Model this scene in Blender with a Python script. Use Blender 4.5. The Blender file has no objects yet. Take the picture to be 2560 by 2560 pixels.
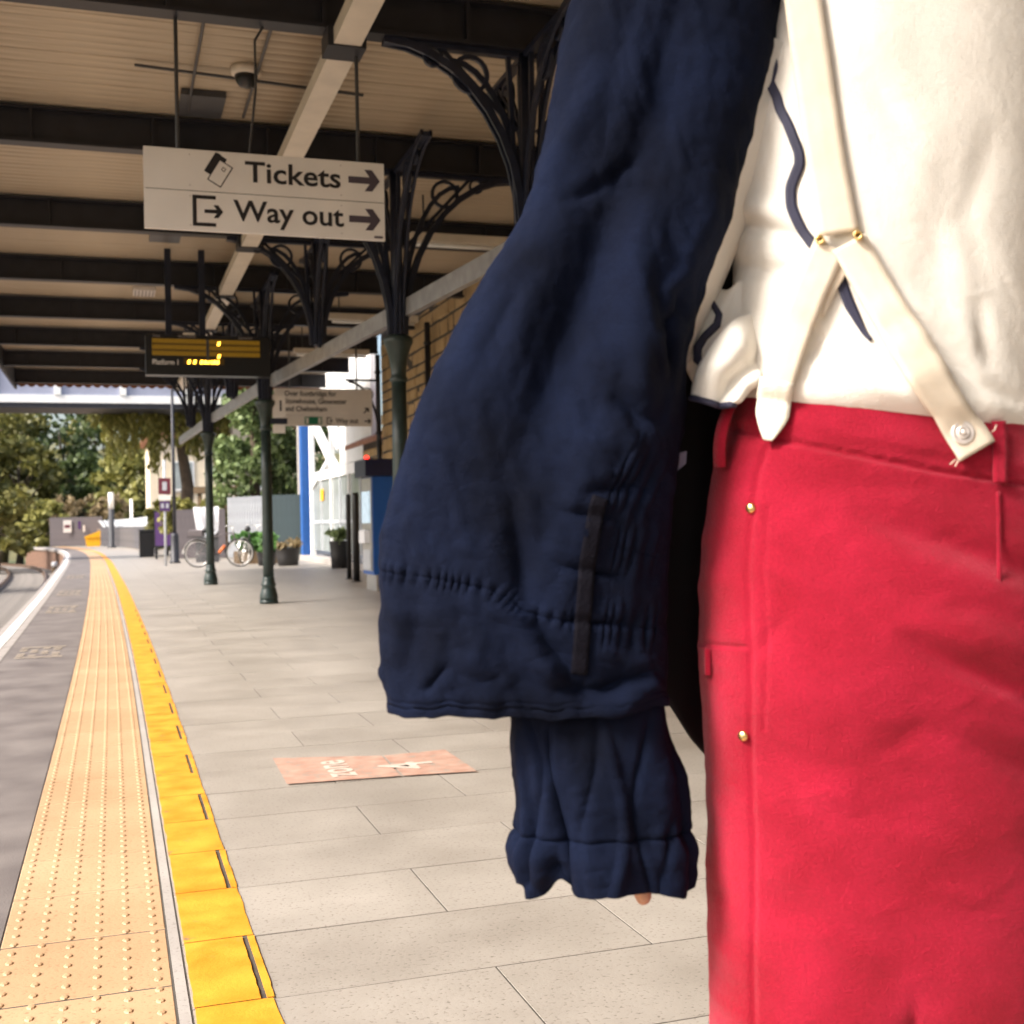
import bpy, bmesh, math, random
import numpy as np
from mathutils import Vector, Matrix, noise as mnoise
R = math.radians
random.seed(7); RNG = np.random.default_rng(11)
scene = bpy.context.scene
COL = scene.collection

# ------------------------------------------------------------------ camera, sky, sun, exposure
YAW = math.atan(752 / 2254.0)
PITCH = math.atan(13 / 2254.0)
ROLL = 0.02
cam = bpy.data.cameras.new('camera')
cam.sensor_fit = 'HORIZONTAL'; cam.sensor_width = 24.0; cam.lens = 28.0
cam.clip_start = 0.05; cam.clip_end = 1500
cam.dof.use_dof = True; cam.dof.focus_distance = 2.3; cam.dof.aperture_fstop = 4.8
cam_ob = bpy.data.objects.new('camera', cam); COL.objects.link(cam_ob)
cam_ob.location = (0, 0, 1.04)
fwd = Vector((math.sin(YAW) * math.cos(PITCH), math.cos(YAW) * math.cos(PITCH), math.sin(PITCH)))
rgt = Vector((math.cos(YAW), -math.sin(YAW), 0)); upv = rgt.cross(fwd)
ir = rgt * math.cos(ROLL) - upv * math.sin(ROLL); iu = upv * math.cos(ROLL) + rgt * math.sin(ROLL)
cam_ob.rotation_euler = Matrix((ir, iu, -fwd)).transposed().to_euler()
scene.camera = cam_ob

SUN_EL, SUN_AZ = 42.0, -103.0          # azimuth measured from +Y towards +X: the sun stands behind the camera, on the track side
world = bpy.data.worlds.new('World'); scene.world = world; world.use_nodes = True
wn = world.node_tree; wn.nodes.clear()
sky = wn.nodes.new('ShaderNodeTexSky'); sky.sky_type = 'NISHITA'; sky.sun_disc = False
sky.sun_elevation = R(SUN_EL); sky.sun_rotation = R(SUN_AZ)
sky.air_density = 1.0; sky.dust_density = 5.0; sky.ozone_density = 0.6; sky.altitude = 50
bg = wn.nodes.new('ShaderNodeBackground'); bg.inputs['Strength'].default_value = 0.12
wo = wn.nodes.new('ShaderNodeOutputWorld')
wn.links.new(sky.outputs[0], bg.inputs[0]); wn.links.new(bg.outputs[0], wo.inputs[0])
sun = bpy.data.lights.new('sun', 'SUN'); sun.energy = 2.3; sun.angle = R(16); sun.color = (1, 0.965, 0.91)
sun_ob = bpy.data.objects.new('sun', sun); COL.objects.link(sun_ob)
sd = Vector((math.sin(R(SUN_AZ)) * math.cos(R(SUN_EL)), math.cos(R(SUN_AZ)) * math.cos(R(SUN_EL)), math.sin(R(SUN_EL))))
sun_ob.rotation_euler = sd.to_track_quat('Z', 'Y').to_euler()
scene.view_settings.view_transform = 'Standard'; scene.view_settings.look = 'None'
scene.view_settings.gamma = 1; scene.view_settings.use_curve_mapping = False
scene.view_settings.exposure = 1.5
scene.render.engine = 'CYCLES'

# ------------------------------------------------------------------ materials
def mat(name, col, rough=0.6, var=0.15, scale=6.0, bump=0.0, bscale=60.0, metal=0.0, spec=0.5, emit=None, estr=0.0,
        col2=None, wave=None, sheen=0.0, detail=6.0, stretch=None, fleck=0.0, wear=None):
    m = bpy.data.materials.new(name); m.use_nodes = True
    nt = m.node_tree; b = nt.nodes['Principled BSDF']
    b.inputs['Roughness'].default_value = rough; b.inputs['Metallic'].default_value = metal
    b.inputs['Specular IOR Level'].default_value = spec
    if sheen:
        b.inputs['Sheen Weight'].default_value = sheen; b.inputs['Sheen Roughness'].default_value = 0.4
    tc = nt.nodes.new('ShaderNodeTexCoord'); src = tc.outputs['Object']
    if stretch:
        mp = nt.nodes.new('ShaderNodeMapping'); mp.inputs['Scale'].default_value = stretch
        nt.links.new(src, mp.inputs[0]); src = mp.outputs[0]
    if var > 0:
        n = nt.nodes.new('ShaderNodeTexNoise'); n.inputs['Scale'].default_value = scale; n.inputs['Detail'].default_value = detail
        nt.links.new(src, n.inputs['Vector'])
        rp = nt.nodes.new('ShaderNodeValToRGB')
        rp.color_ramp.elements[0].position = 0.3; rp.color_ramp.elements[1].position = 0.7
        c1 = [max(0, c * (1 - var)) for c in col]; c2 = [min(1, c * (1 + var)) for c in (col2 or col)]
        rp.color_ramp.elements[0].color = (*c1, 1); rp.color_ramp.elements[1].color = (*c2, 1)
        nt.links.new(n.outputs['Fac'], rp.inputs[0]); cs = rp.outputs[0]
        for scl, lo, hi, wc in ([(fleck, .25, .75, None)] if fleck else []) + ([wear] if wear else []):
            fn = nt.nodes.new('ShaderNodeTexNoise'); fn.inputs['Scale'].default_value = scl; fn.inputs['Detail'].default_value = 9; fn.inputs['Roughness'].default_value = .65
            nt.links.new(src, fn.inputs['Vector']); fr = nt.nodes.new('ShaderNodeValToRGB'); fr.color_ramp.elements[0].position = lo; fr.color_ramp.elements[1].position = hi
            mx = nt.nodes.new('ShaderNodeMix'); mx.data_type = 'RGBA'; nt.links.new(fn.outputs['Fac'], fr.inputs[0])
            if wc is None:
                mx.blend_type = 'MULTIPLY'; mx.inputs[0].default_value = 1
                fr.color_ramp.elements[0].color = (.74,.74,.74,1); fr.color_ramp.elements[1].color = (1.24,1.24,1.24,1); nt.links.new(cs, mx.inputs[6]); nt.links.new(fr.outputs[0], mx.inputs[7])
            else:
                nt.links.new(fr.outputs[0], mx.inputs[0]); mx.inputs[6].default_value = (*wc, 1); nt.links.new(cs, mx.inputs[7])
            cs = mx.outputs[2]
        nt.links.new(cs, b.inputs['Base Color'])
    else:
        b.inputs['Base Color'].default_value = (*col, 1)
    if bump > 0:
        n2 = nt.nodes.new('ShaderNodeTexNoise'); n2.inputs['Scale'].default_value = bscale; n2.inputs['Detail'].default_value = 5
        nt.links.new(src, n2.inputs['Vector'])
        h = n2.outputs['Fac']
        if wave:
            w1 = nt.nodes.new('ShaderNodeTexWave'); w1.bands_direction = 'X'; w1.inputs['Scale'].default_value = wave; w1.inputs['Distortion'].default_value = 1.5
            w2 = nt.nodes.new('ShaderNodeTexWave'); w2.bands_direction = 'Z'; w2.inputs['Scale'].default_value = wave; w2.inputs['Distortion'].default_value = 1.5
            nt.links.new(src, w1.inputs[0]); nt.links.new(src, w2.inputs[0])
            a = nt.nodes.new('ShaderNodeMath'); a.operation = 'ADD'
            nt.links.new(w1.outputs['Fac'], a.inputs[0]); nt.links.new(w2.outputs['Fac'], a.inputs[1])
            a2 = nt.nodes.new('ShaderNodeMath'); a2.operation = 'MULTIPLY_ADD'; a2.inputs[1].default_value = 0.25
            nt.links.new(a.outputs[0], a2.inputs[0]); nt.links.new(h, a2.inputs[2]); h = a2.outputs[0]
        bp = nt.nodes.new('ShaderNodeBump'); bp.inputs['Strength'].default_value = bump; bp.inputs['Distance'].default_value = 0.004
        nt.links.new(h, bp.inputs['Height']); nt.links.new(bp.outputs[0], b.inputs['Normal'])
    if emit:
        b.inputs['Emission Color'].default_value = (*emit, 1); b.inputs['Emission Strength'].default_value = estr
    return m

def slab_mat(name, c1, c2, pit, rough=0.5):
    """stone paving: every slab its own tint (Object Info random), blotches, fine dark and pale aggregate specks, damp-worn gloss"""
    m = bpy.data.materials.new(name); m.use_nodes = True
    nt = m.node_tree; b = nt.nodes['Principled BSDF']; L = nt.links.new
    geo = nt.nodes.new('ShaderNodeNewGeometry')
    oi = nt.nodes.new('ShaderNodeObjectInfo')
    n = nt.nodes.new('ShaderNodeTexNoise'); n.inputs['Scale'].default_value = 1.7; n.inputs['Detail'].default_value = 8; n.inputs['Roughness'].default_value = 0.65
    L(geo.outputs['Position'], n.inputs['Vector'])
    a = nt.nodes.new('ShaderNodeMath'); a.operation = 'MULTIPLY_ADD'; a.inputs[1].default_value = 0.13; L(oi.outputs['Random'], a.inputs[0]); L(n.outputs['Fac'], a.inputs[2])
    rp = nt.nodes.new('ShaderNodeValToRGB'); rp.color_ramp.elements[0].position = 0.33; rp.color_ramp.elements[1].position = 0.80
    rp.color_ramp.elements[0].color = (*c1, 1); rp.color_ramp.elements[1].color = (*c2, 1); L(a.outputs[0], rp.inputs[0])
    v = nt.nodes.new('ShaderNodeTexNoise'); v.inputs['Scale'].default_value = 95; v.inputs['Detail'].default_value = 3; L(geo.outputs['Position'], v.inputs['Vector'])
    vr = nt.nodes.new('ShaderNodeValToRGB'); vr.color_ramp.elements[0].position = 0.30; vr.color_ramp.elements[1].position = 0.42
    vr.color_ramp.elements[0].color = (*pit, 1); vr.color_ramp.elements[1].color = (1, 1, 1, 1); L(v.outputs['Fac'], vr.inputs[0])
    mx = nt.nodes.new('ShaderNodeMix'); mx.data_type = 'RGBA'; mx.blend_type = 'MULTIPLY'; mx.inputs[0].default_value = 0.8
    L(rp.outputs[0], mx.inputs[6]); L(vr.outputs[0], mx.inputs[7]); L(mx.outputs[2], b.inputs['Base Color'])
    r2 = nt.nodes.new('ShaderNodeMapRange'); r2.inputs[3].default_value = rough - 0.12; r2.inputs[4].default_value = rough + 0.18
    L(n.outputs['Fac'], r2.inputs[0]); L(r2.outputs[0], b.inputs['Roughness'])
    bp = nt.nodes.new('ShaderNodeBump'); bp.inputs['Strength'].default_value = 0.25; bp.inputs['Distance'].default_value = 0.003
    L(v.outputs['Fac'], bp.inputs['Height']); L(bp.outputs[0], b.inputs['Normal'])
    return m

def leaf_mat(name, c1, c2):
    m = bpy.data.materials.new(name); m.use_nodes = True
    nt = m.node_tree; b = nt.nodes['Principled BSDF']; L = nt.links.new
    geo = nt.nodes.new('ShaderNodeNewGeometry')
    rp = nt.nodes.new('ShaderNodeValToRGB'); rp.color_ramp.elements[0].color = (*c1, 1); rp.color_ramp.elements[1].color = (*c2, 1)
    L(geo.outputs['Random Per Island'], rp.inputs[0]); L(rp.outputs[0], b.inputs['Base Color'])
    b.inputs['Roughness'].default_value = 0.55
    tr = nt.nodes.new('ShaderNodeBsdfTranslucent'); L(rp.outputs[0], tr.inputs[0])
    ms = nt.nodes.new('ShaderNodeMixShader'); ms.inputs[0].default_value = 0.3
    L(b.outputs[0], ms.inputs[1]); L(tr.outputs[0], ms.inputs[2]); L(ms.outputs[0], nt.nodes['Material Output'].inputs[0])
    return m

M = {}
M['slab'] = slab_mat('paving_stone', (0.25, 0.222, 0.192), (0.385, 0.350, 0.310), (0.45, 0.42, 0.40), 0.42)
M['mortar'] = mat('mortar', (0.075, 0.065, 0.055), 0.85, 0.25, 12, 0.3, 80)
M['asphalt'] = mat('asphalt', (0.12, 0.10, 0.095), 0.75, 0.14, 3, 0.4, 140, col2=(0.16, 0.14, 0.13))
M['tactile'] = slab_mat('buff_tactile', (0.38, 0.235, 0.125), (0.50, 0.325, 0.185), (0.6, 0.55, 0.5), 0.6)
M['concrete'] = slab_mat('concrete', (0.30, 0.27, 0.25), (0.42, 0.39, 0.36), (0.6, 0.6, 0.6), 0.65)
M['coping'] = mat('coping_concrete', (0.30, 0.27, 0.25), 0.75, 0.25, 4, 0.3, 90)
M['yellow'] = mat('yellow_paint', (0.64, 0.245, 0.008), 0.55, 0.16, 7, 0.3, 120, col2=(0.70, 0.31, 0.03), wear=(11, .30, .385, (.22,.16,.10)))
M['white_line'] = mat('white_line_paint', (0.72, 0.70, 0.67), 0.55, 0.15, 8, 0.2, 120)
M['faded_paint'] = mat('faded_stencil', (0.30, 0.25, 0.20), 0.7, 0.25, 10)
M['zone'] = mat('faded_terracotta_paint', (0.42, 0.235, 0.175), 0.6, 0.14, 14, 0.2, 120, col2=(0.42, 0.28, 0.22), wear=(16, .36, .46, (.30,.26,.22)))
M['zone_text'] = mat('worn_white_paint', (0.56, 0.48, 0.41), 0.6, 0.15, 20)
M['brick'] = mat('platform_brick', (0.16, 0.09, 0.06), 0.85, 0.3, 8, 0.4, 40)
M['ballast'] = mat('ballast', (0.13, 0.10, 0.08), 0.9, 0.5, 14, 0.8, 18, col2=(0.2, 0.16, 0.13))
M['rail'] = mat('rail_steel', (0.22, 0.15, 0.11), 0.45, 0.3, 8, metal=0.7)
M['sleeper'] = mat('sleeper', (0.20, 0.18, 0.16), 0.85, 0.2, 6)
M['earth'] = mat('earth', (0.09, 0.075, 0.04), 0.95, 0.4, 0.6, 0.5, 5, col2=(0.07, 0.10, 0.03))
M['grass'] = mat('rough_grass', (0.07, 0.085, 0.03), 0.95, 0.5, 1.5, 0.6, 9, col2=(0.13, 0.11, 0.04))
M['iron'] = mat('dark_green_iron', (0.018, 0.032, 0.030), 0.38, 0.25, 14, 0.15, 40)
M['ironblue'] = mat('dark_blue_iron', (0.012, 0.016, 0.034), 0.42, 0.25, 14, 0.15, 40)
M['girder'] = mat('girder_paint', (0.014, 0.014, 0.020), 0.5, 0.3, 6, 0.2, 30)
M['board'] = mat('cream_boards', (0.36, 0.285, 0.20), 0.6, 0.2, 2.0, 0.25, 60, col2=(0.47, 0.39, 0.285), stretch=(0.4, 3, 3))
M['trunking'] = mat('cream_trunking', (0.70, 0.63, 0.53), 0.45, 0.08, 5, 0.05, 30)
M['duct'] = mat('grey_steel_duct', (0.30, 0.29, 0.29), 0.42, 0.2, 7, 0.1, 30, metal=0.5)
M['black'] = mat('black_plastic', (0.012, 0.012, 0.013), 0.35, 0.1, 8)
M['darkgrey'] = mat('dark_grey_steel', (0.05, 0.05, 0.055), 0.45, 0.2, 8, 0.1, 30)
M['white'] = mat('white_paint', (0.80, 0.80, 0.79), 0.45, 0.05, 5, 0.05, 40)
M['signwhite'] = mat('sign_enamel', (0.76, 0.72, 0.68), 0.35, 0.05, 3, 0.03, 20)
M['ink'] = mat('sign_ink', (0.018, 0.016, 0.018), 0.4, 0.0)
M['inkgrey'] = mat('sign_arrow_ink', (0.075, 0.058, 0.075), 0.4, 0.0)
M['green'] = mat('sign_green', (0.01, 0.17, 0.09), 0.4, 0.0)
M['hint'] = mat('sign_line_grey', (0.32, 0.28, 0.27), 0.5, 0.0)
M['led_off'] = mat('amber_matrix_rows', (0.11, 0.062, 0.008), 0.4, 0.15, 40, emit=(1.0, 0.5, 0.02), estr=0.035)
M['led_on'] = mat('amber_led', (0.5, 0.25, 0.02), 0.4, 0.0, emit=(1.0, 0.50, 0.04), estr=3.5)
M['stone'] = slab_mat('oolite_stone', (0.36, 0.24, 0.11), (0.56, 0.41, 0.23), (0.7, 0.62, 0.5), 0.85)
M['bluepaint'] = mat('blue_machine_paint', (0.006, 0.08, 0.33), 0.35, 0.08, 4, 0.03, 30)
M['navypaint'] = mat('navy_machine_top', (0.006, 0.009, 0.045), 0.3, 0.1, 4)
M['bluepost'] = mat('blue_post_paint', (0.02, 0.10, 0.34), 0.45, 0.1, 4, 0.1, 30)
M['steel'] = mat('brushed_steel', (0.52, 0.51, 0.49), 0.38, 0.1, 20, metal=0.8)
M['screen'] = mat('screen_glow', (0.35, 0.45, 0.5), 0.2, 0.3, 9, emit=(0.6, 0.75, 0.9), estr=0.25)
M['redlight'] = mat('red_indicator', (0.5, 0.01, 0.01), 0.4, 0, emit=(1, 0.03, 0.02), estr=2.0)
M['timbergrey'] = mat('weathered_timber', (0.30, 0.28, 0.26), 0.8, 0.3, 5, 0.3, 30, stretch=(6, 6, 0.6))
M['brown'] = mat('brown_timber', (0.13, 0.085, 0.045), 0.8, 0.3, 5, 0.3, 30)
M['cream'] = mat('cream_render', (0.72, 0.62, 0.46), 0.8, 0.08, 2, 0.1, 20)
M['tile'] = mat('clay_roof', (0.30, 0.14, 0.09), 0.8, 0.25, 5)
M['slategreen'] = mat('slate_green_fence', (0.035, 0.055, 0.06), 0.6, 0.12, 3, 0.1, 30)
M['purplebrown'] = mat('purple_brown_fence', (0.10, 0.085, 0.09), 0.7, 0.2, 4, 0.1, 30)
M['palegrey'] = mat('pale_grey_fence', (0.42, 0.44, 0.47), 0.55, 0.12, 4, 0.1, 30)
M['picketgrey'] = mat('worn_grey_picket', (0.27, 0.285, 0.31), 0.55, 0.3, 3, 0.1, 30)
M['midgrey'] = mat('mid_grey_fence', (0.23, 0.22, 0.23), 0.55, 0.15, 4, 0.1, 30)
M['purple'] = mat('purple_board', (0.075, 0.03, 0.13), 0.4, 0.06, 4)
M['gritbin'] = mat('yellow_grit_bin', (0.85, 0.42, 0.01), 0.45, 0.06, 4)
M['bridgeblue'] = mat('slate_blue_panels', (0.30, 0.32, 0.42), 0.6, 0.08, 2)
M['rust'] = mat('rust', (0.24, 0.09, 0.035), 0.8, 0.3, 9)
M['tyre'] = mat('tyre_rubber', (0.02, 0.02, 0.02), 0.7, 0.1, 9)
M['alloy'] = mat('wheel_rim', (0.62, 0.60, 0.58), 0.35, 0.05, 9, metal=0.6)
M['orange'] = mat('orange_frame', (0.65, 0.16, 0.04), 0.4, 0.05, 5)
M['sheet'] = mat('white_sheet', (0.74, 0.75, 0.79), 0.7, 0.05, 4, 0.2, 14)
M['pot'] = mat('black_tub', (0.018, 0.017, 0.018), 0.5, 0.15, 9)
M['soil'] = mat('soil', (0.05, 0.035, 0.02), 0.95, 0.3, 20)
M['redsign'] = mat('dark_red_plate', (0.14, 0.03, 0.045), 0.4, 0.05, 4)
M['glass'] = mat('grey_glass', (0.30, 0.33, 0.33), 0.08, 0.2, 2, spec=0.7)
M['leaf_dark'] = leaf_mat('leaf_dark', (0.035, 0.055, 0.016), (0.12, 0.16, 0.05))
M['leaf_olive'] = leaf_mat('leaf_olive', (0.08, 0.085, 0.018), (0.24, 0.22, 0.06))
M['leaf_willow'] = leaf_mat('leaf_willow', (0.14, 0.14, 0.03), (0.34, 0.32, 0.09))
M['leaf_bright'] = leaf_mat('leaf_bright', (0.05, 0.14, 0.03), (0.14, 0.30, 0.07))
M['leaf_ivy'] = leaf_mat('leaf_ivy', (0.06, 0.10, 0.03), (0.28, 0.36, 0.14))
M['leaf_plume'] = leaf_mat('leaf_plume', (0.18, 0.13, 0.06), (0.34, 0.26, 0.14))
M['bark'] = mat('bark', (0.09, 0.065, 0.045), 0.9, 0.3, 5, 0.5, 12)
M['jacket'] = mat('navy_cotton', (0.0020, 0.0038, 0.0132), 0.8, 0.35, 9, 0.5, 380, wave=230, spec=0.09, col2=(0.0036, 0.0066, 0.0205), detail=10, fleck=300)
M['lining'] = mat('shade_black_lining', (0.0035, 0.0035, 0.006), 0.85, 0.1, 9)  # near black: the shadow inside the jacket is put into the colour
M['ribbon'] = mat('grey_brown_tape', (0.0038, 0.0034, 0.0068), 0.85, 0.2, 60, 0.4, 300, spec=0.1)
M['shirt'] = mat('cream_linen', (0.78, 0.74, 0.675), 0.8, 0.05, 9, 0.35, 260, wave=190, sheen=0.1)
M['piping'] = mat('navy_piping', (0.022, 0.022, 0.05), 0.7, 0.1, 30)
M['trousers'] = mat('red_cotton', (0.29, 0.0025, 0.0150), 0.75, 0.14, 9, 0.6, 330, wave=210, spec=0.2, sheen=0.08, col2=(0.38, 0.008, 0.034), detail=12, fleck=420)
M['webbing'] = mat('cream_webbing', (0.76, 0.66, 0.53), 0.7, 0.07, 40, 0.35, 500, wave=420)
M['webbing_end'] = mat('pale_felt_tab', (0.80, 0.74, 0.63), 0.8, 0.06, 40, 0.3, 300)
M['brass'] = mat('brass', (0.80, 0.58, 0.25), 0.25, 0.1, 30, metal=1.0)
M['nickel'] = mat('nickel', (0.74, 0.68, 0.64), 0.38, 0.05, 30, metal=0.35)
M['skin'] = mat('skin', (0.50, 0.27, 0.18), 0.55, 0.1, 12, 0.1, 90)
M['hair'] = mat('brown_hair', (0.045, 0.025, 0.014), 0.6, 0.3, 60, 0.6, 90, stretch=(6, 6, 0.8))
M['leather'] = mat('brown_leather', (0.07, 0.035, 0.02), 0.4, 0.2, 20)
M['lilac'] = mat('lilac_label', (0.42, 0.36, 0.52), 0.6, 0.05, 30)

# ------------------------------------------------------------------ helpers
def link(o, parent=None, loc=None):
    COL.objects.link(o)
    if parent is not None: o.parent = parent
    if loc is not None: o.location = loc
    return o
def tag(o, label=None, cat=None, group=None, kind=None):
    if label: o['label'] = label
    if cat: o['category'] = cat
    if group: o['group'] = group
    if kind: o['kind'] = kind
    return o
def thing(name, label, cat, loc=(0, 0, 0), rz=0.0, group=None):
    o = bpy.data.objects.new(name, None); link(o, None, loc)
    o.rotation_euler = (0, 0, rz); o.empty_display_size = 0.2
    return tag(o, label, cat, group)
def copy_tree(o, parent=None):
    c = o.copy(); COL.objects.link(c); c.parent = parent
    for ch in list(o.children): copy_tree(ch, c)
    return c

class MB:
    def __init__(s): s.v = []; s.f = []
    def add(s, V, F):
        n = len(s.v); s.v += [tuple(map(float, p)) for p in V]; s.f += [tuple(i + n for i in f) for f in F]; return s
    def box(s, a, b):
        x0, y0, z0 = a; x1, y1, z1 = b
        return s.add([(x0,y0,z0),(x1,y0,z0),(x1,y1,z0),(x0,y1,z0),(x0,y0,z1),(x1,y0,z1),(x1,y1,z1),(x0,y1,z1)],
                     [(0,3,2,1),(4,5,6,7),(0,1,5,4),(1,2,6,5),(2,3,7,6),(3,0,4,7)])
    def cbox(s, a, b, c=0.01):
        """box with chamfered top edges"""
        x0, y0, z0 = a; x1, y1, z1 = b
        V = [(x0,y0,z0),(x1,y0,z0),(x1,y1,z0),(x0,y1,z0),(x0,y0,z1-c),(x1,y0,z1-c),(x1,y1,z1-c),(x0,y1,z1-c),
             (x0+c,y0+c,z1),(x1-c,y0+c,z1),(x1-c,y1-c,z1),(x0+c,y1-c,z1)]
        F = [(0,3,2,1),(8,9,10,11)]
        for i in range(4):
            j = (i+1) % 4; F += [(i,j,4+j,4+i),(4+i,4+j,8+j,8+i)]
        return s.add(V, F)
    def bar(s, p0, p1, w, h, up=(0,0,1)):
        p0 = Vector(p0); p1 = Vector(p1); d = (p1-p0).normalized(); u = Vector(up)
        if abs(d.dot(u)) > 0.98: u = Vector((0,1,0))
        r = d.cross(u).normalized(); u = r.cross(d).normalized()
        V = []
        for p in (p0, p1):
            for a, b in ((-1,-1),(1,-1),(1,1),(-1,1)): V.append(p + r*(a*w/2) + u*(b*h/2))
        return s.add(V, [(0,1,2,3),(7,6,5,4),(0,4,5,1),(1,5,6,2),(2,6,7,3),(3,7,4,0)])
    def tube(s, pts, rad, n=8, cap=True):
        pts = [Vector(p) for p in pts]; m = len(pts)
        rad = rad if hasattr(rad, '__len__') else [rad]*m
        prev = None; V = []; F = []
        for i, p in enumerate(pts):
            d = (pts[min(i+1,m-1)] - pts[max(i-1,0)]).normalized()
            if prev is None: u = d.orthogonal().normalized()
            else: u = (prev - d*prev.dot(d)).normalized()
            prev = u; w = d.cross(u)
            for k in range(n):
                a = 2*math.pi*k/n; V.append(p + (u*math.cos(a) + w*math.sin(a))*rad[i])
        for i in range(m-1):
            for k in range(n):
                k2 = (k+1) % n; F.append((i*n+k, i*n+k2, (i+1)*n+k2, (i+1)*n+k))
        if cap: F.append(tuple(range(n-1,-1,-1))); F.append(tuple(range((m-1)*n, m*n)))
        return s.add(V, F)
    def lathe(s, prof, n=20, c=(0,0,0)):
        V = []; F = []; m = len(prof)
        for r, z in prof:
            for k in range(n):
                a = 2*math.pi*k/n; V.append((c[0]+r*math.cos(a), c[1]+r*math.sin(a), c[2]+z))
        for i in range(m-1):
            for k in range(n):
                k2 = (k+1) % n; F.append((i*n+k, i*n+k2, (i+1)*n+k2, (i+1)*n+k))
        F.append(tuple(range(n-1,-1,-1))); F.append(tuple(range((m-1)*n, m*n)))
        return s.add(V, F)
    def prism(s, poly, axis, a, b):
        """extrude a 2D polygon (list of pairs) along axis 0,1,2 from a to b"""
        def P(p, t):
            if axis == 0: return (t, p[0], p[1])
            if axis == 1: return (p[0], t, p[1])
            return (p[0], p[1], t)
        n = len(poly)
        V = [P(p, a) for p in poly] + [P(p, b) for p in poly]
        F = [tuple(range(n-1,-1,-1)), tuple(range(n, 2*n))] + [(i, (i+1)%n, n+(i+1)%n, n+i) for i in range(n)]
        return s.add(V, F)
    def mesh(s, name, m, smooth=False):
        me = bpy.data.meshes.new(name); me.from_pydata(s.v, [], s.f); me.update()
        bm = bmesh.new(); bm.from_mesh(me); bmesh.ops.recalc_face_normals(bm, faces=bm.faces); bm.to_mesh(me); bm.free()
        me.materials.append(m)
        if smooth: me.polygons.foreach_set('use_smooth', [True]*len(me.polygons))
        return me
    def build(s, name, m, parent=None, smooth=False, loc=None):
        return link(bpy.data.objects.new(name, s.mesh(name, m, smooth)), parent, loc)

def np_mesh(name, V, F, m, parent=None, smooth=True, loc=None):
    me = bpy.data.meshes.new(name)
    V = np.asarray(V, dtype=np.float32); F = np.asarray(F, dtype=np.int32); k = F.shape[1]
    me.vertices.add(len(V)); me.vertices.foreach_set('co', V.ravel())
    me.loops.add(F.size); me.loops.foreach_set('vertex_index', F.ravel())
    me.polygons.add(len(F)); me.polygons.foreach_set('loop_start', np.arange(0, F.size, k, dtype=np.int32))
    me.polygons.foreach_set('loop_total', np.full(len(F), k, dtype=np.int32))
    me.update(); me.validate()
    if smooth: me.polygons.foreach_set('use_smooth', [True]*len(me.polygons))
    me.materials.append(m)
    return link(bpy.data.objects.new(name, me), parent, loc)

def text(name, s, size, loc, rot, m, parent=None, align='LEFT', bold=0.0, depth=0.001, sx=1.0):
    cu = bpy.data.curves.new(name, 'FONT'); cu.body = s; cu.size = size; cu.align_x = align
    cu.offset = bold; cu.extrude = depth; cu.resolution_u = 3
    o = bpy.data.objects.new(name, cu); COL.objects.link(o)
    bpy.context.view_layer.update()
    me = bpy.data.meshes.new_from_object(o.evaluated_get(bpy.context.evaluated_depsgraph_get()))
    bpy.data.objects.remove(o); me.materials.clear(); me.materials.append(m)
    t = link(bpy.data.objects.new(name, me), parent, loc); t.rotation_euler = rot; t.scale = (sx, 1, 1)
    return t

GY = np.array([-20, 8, 13, 21, 29, 37, 42, 48, 54, 60, 63, 67, 70, 73, 90.])
GX = np.array([0, 0, -.03, -.11, -.24, -.37, -.50, -.68, -.96, -1.42, -1.72, -2.35, -3.0, -3.9, -12.])
def g(y):
    """how far the platform edge has swung to the left at distance y"""
    return float(np.mean(np.interp(y + np.linspace(-2.5, 2.5, 7), GY, GX)))
def strip(name, x0, x1, ya, yb, z0, z1, m, parent=None, step=1.0, jit=0.0):
    n = max(2, int((yb-ya)/step)+1); ys = np.linspace(ya, yb, n); V = []; F = []
    for y in ys:
        o = g(y); a = x0 + o + random.uniform(-jit, jit); b = x1 + o + random.uniform(-jit, jit)
        V += [(a, y, z0), (b, y, z0), (b, y, z1), (a, y, z1)]
    for i in range(n-1):
        k = 4*i
        F += [(k,k+1,k+5,k+4),(k+2,k+3,k+7,k+6),(k+1,k+2,k+6,k+5),(k+3,k,k+4,k+7)]
    F += [(3,2,1,0),(4*n-4,4*n-3,4*n-2,4*n-1)]
    return MB().add(V, F).build(name, m, parent)

# ------------------------------------------------------------------ the ground, track and platform
PY0, PY1 = -27.0, 72.0
gr = MB().add([(-300,-200,-1.3),(300,-200,-1.3),(300,500,-1.3),(-300,500,-1.3)], [(0,1,2,3)]).build('ground', M['earth']); tag(gr, kind='structure')
bed = strip('track_bed', -8.6, -1.02, -27, 90, -1.29, -1.10, M['ballast'], None, 2.0); tag(bed, kind='structure')
trk = thing('railway_track', 'curving railway track with two rusty rails in brown ballast beside platform edge', 'railway track', (0, 0, 0))
def rail(x):
    ys = np.linspace(-26, 88, 115); V = []; F = []
    prof = [(-.065,-1.03),(.065,-1.03),(.065,-1.018),(.012,-1.0),(.012,-.925),(.036,-.915),(.036,-.885),(-.036,-.885),(-.036,-.915),(-.012,-.925),(-.012,-1.0),(-.065,-1.018)]
    n = len(prof)
    for y in ys: V += [(x+g(y)+a, y, b) for a, b in prof]
    for i in range(len(ys)-1):
        for k in range(n): F.append((i*n+k, i*n+(k+1)%n, (i+1)*n+(k+1)%n, (i+1)*n+k))
    return MB().add(V, F).build('rail', M['rail'], trk)
rail(-1.78); rail(-3.215)
slm = MB().cbox((-1.3,-.13,-1.13),(1.3,.13,-1.03),.02).mesh('sleeper', M['sleeper'])
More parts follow.
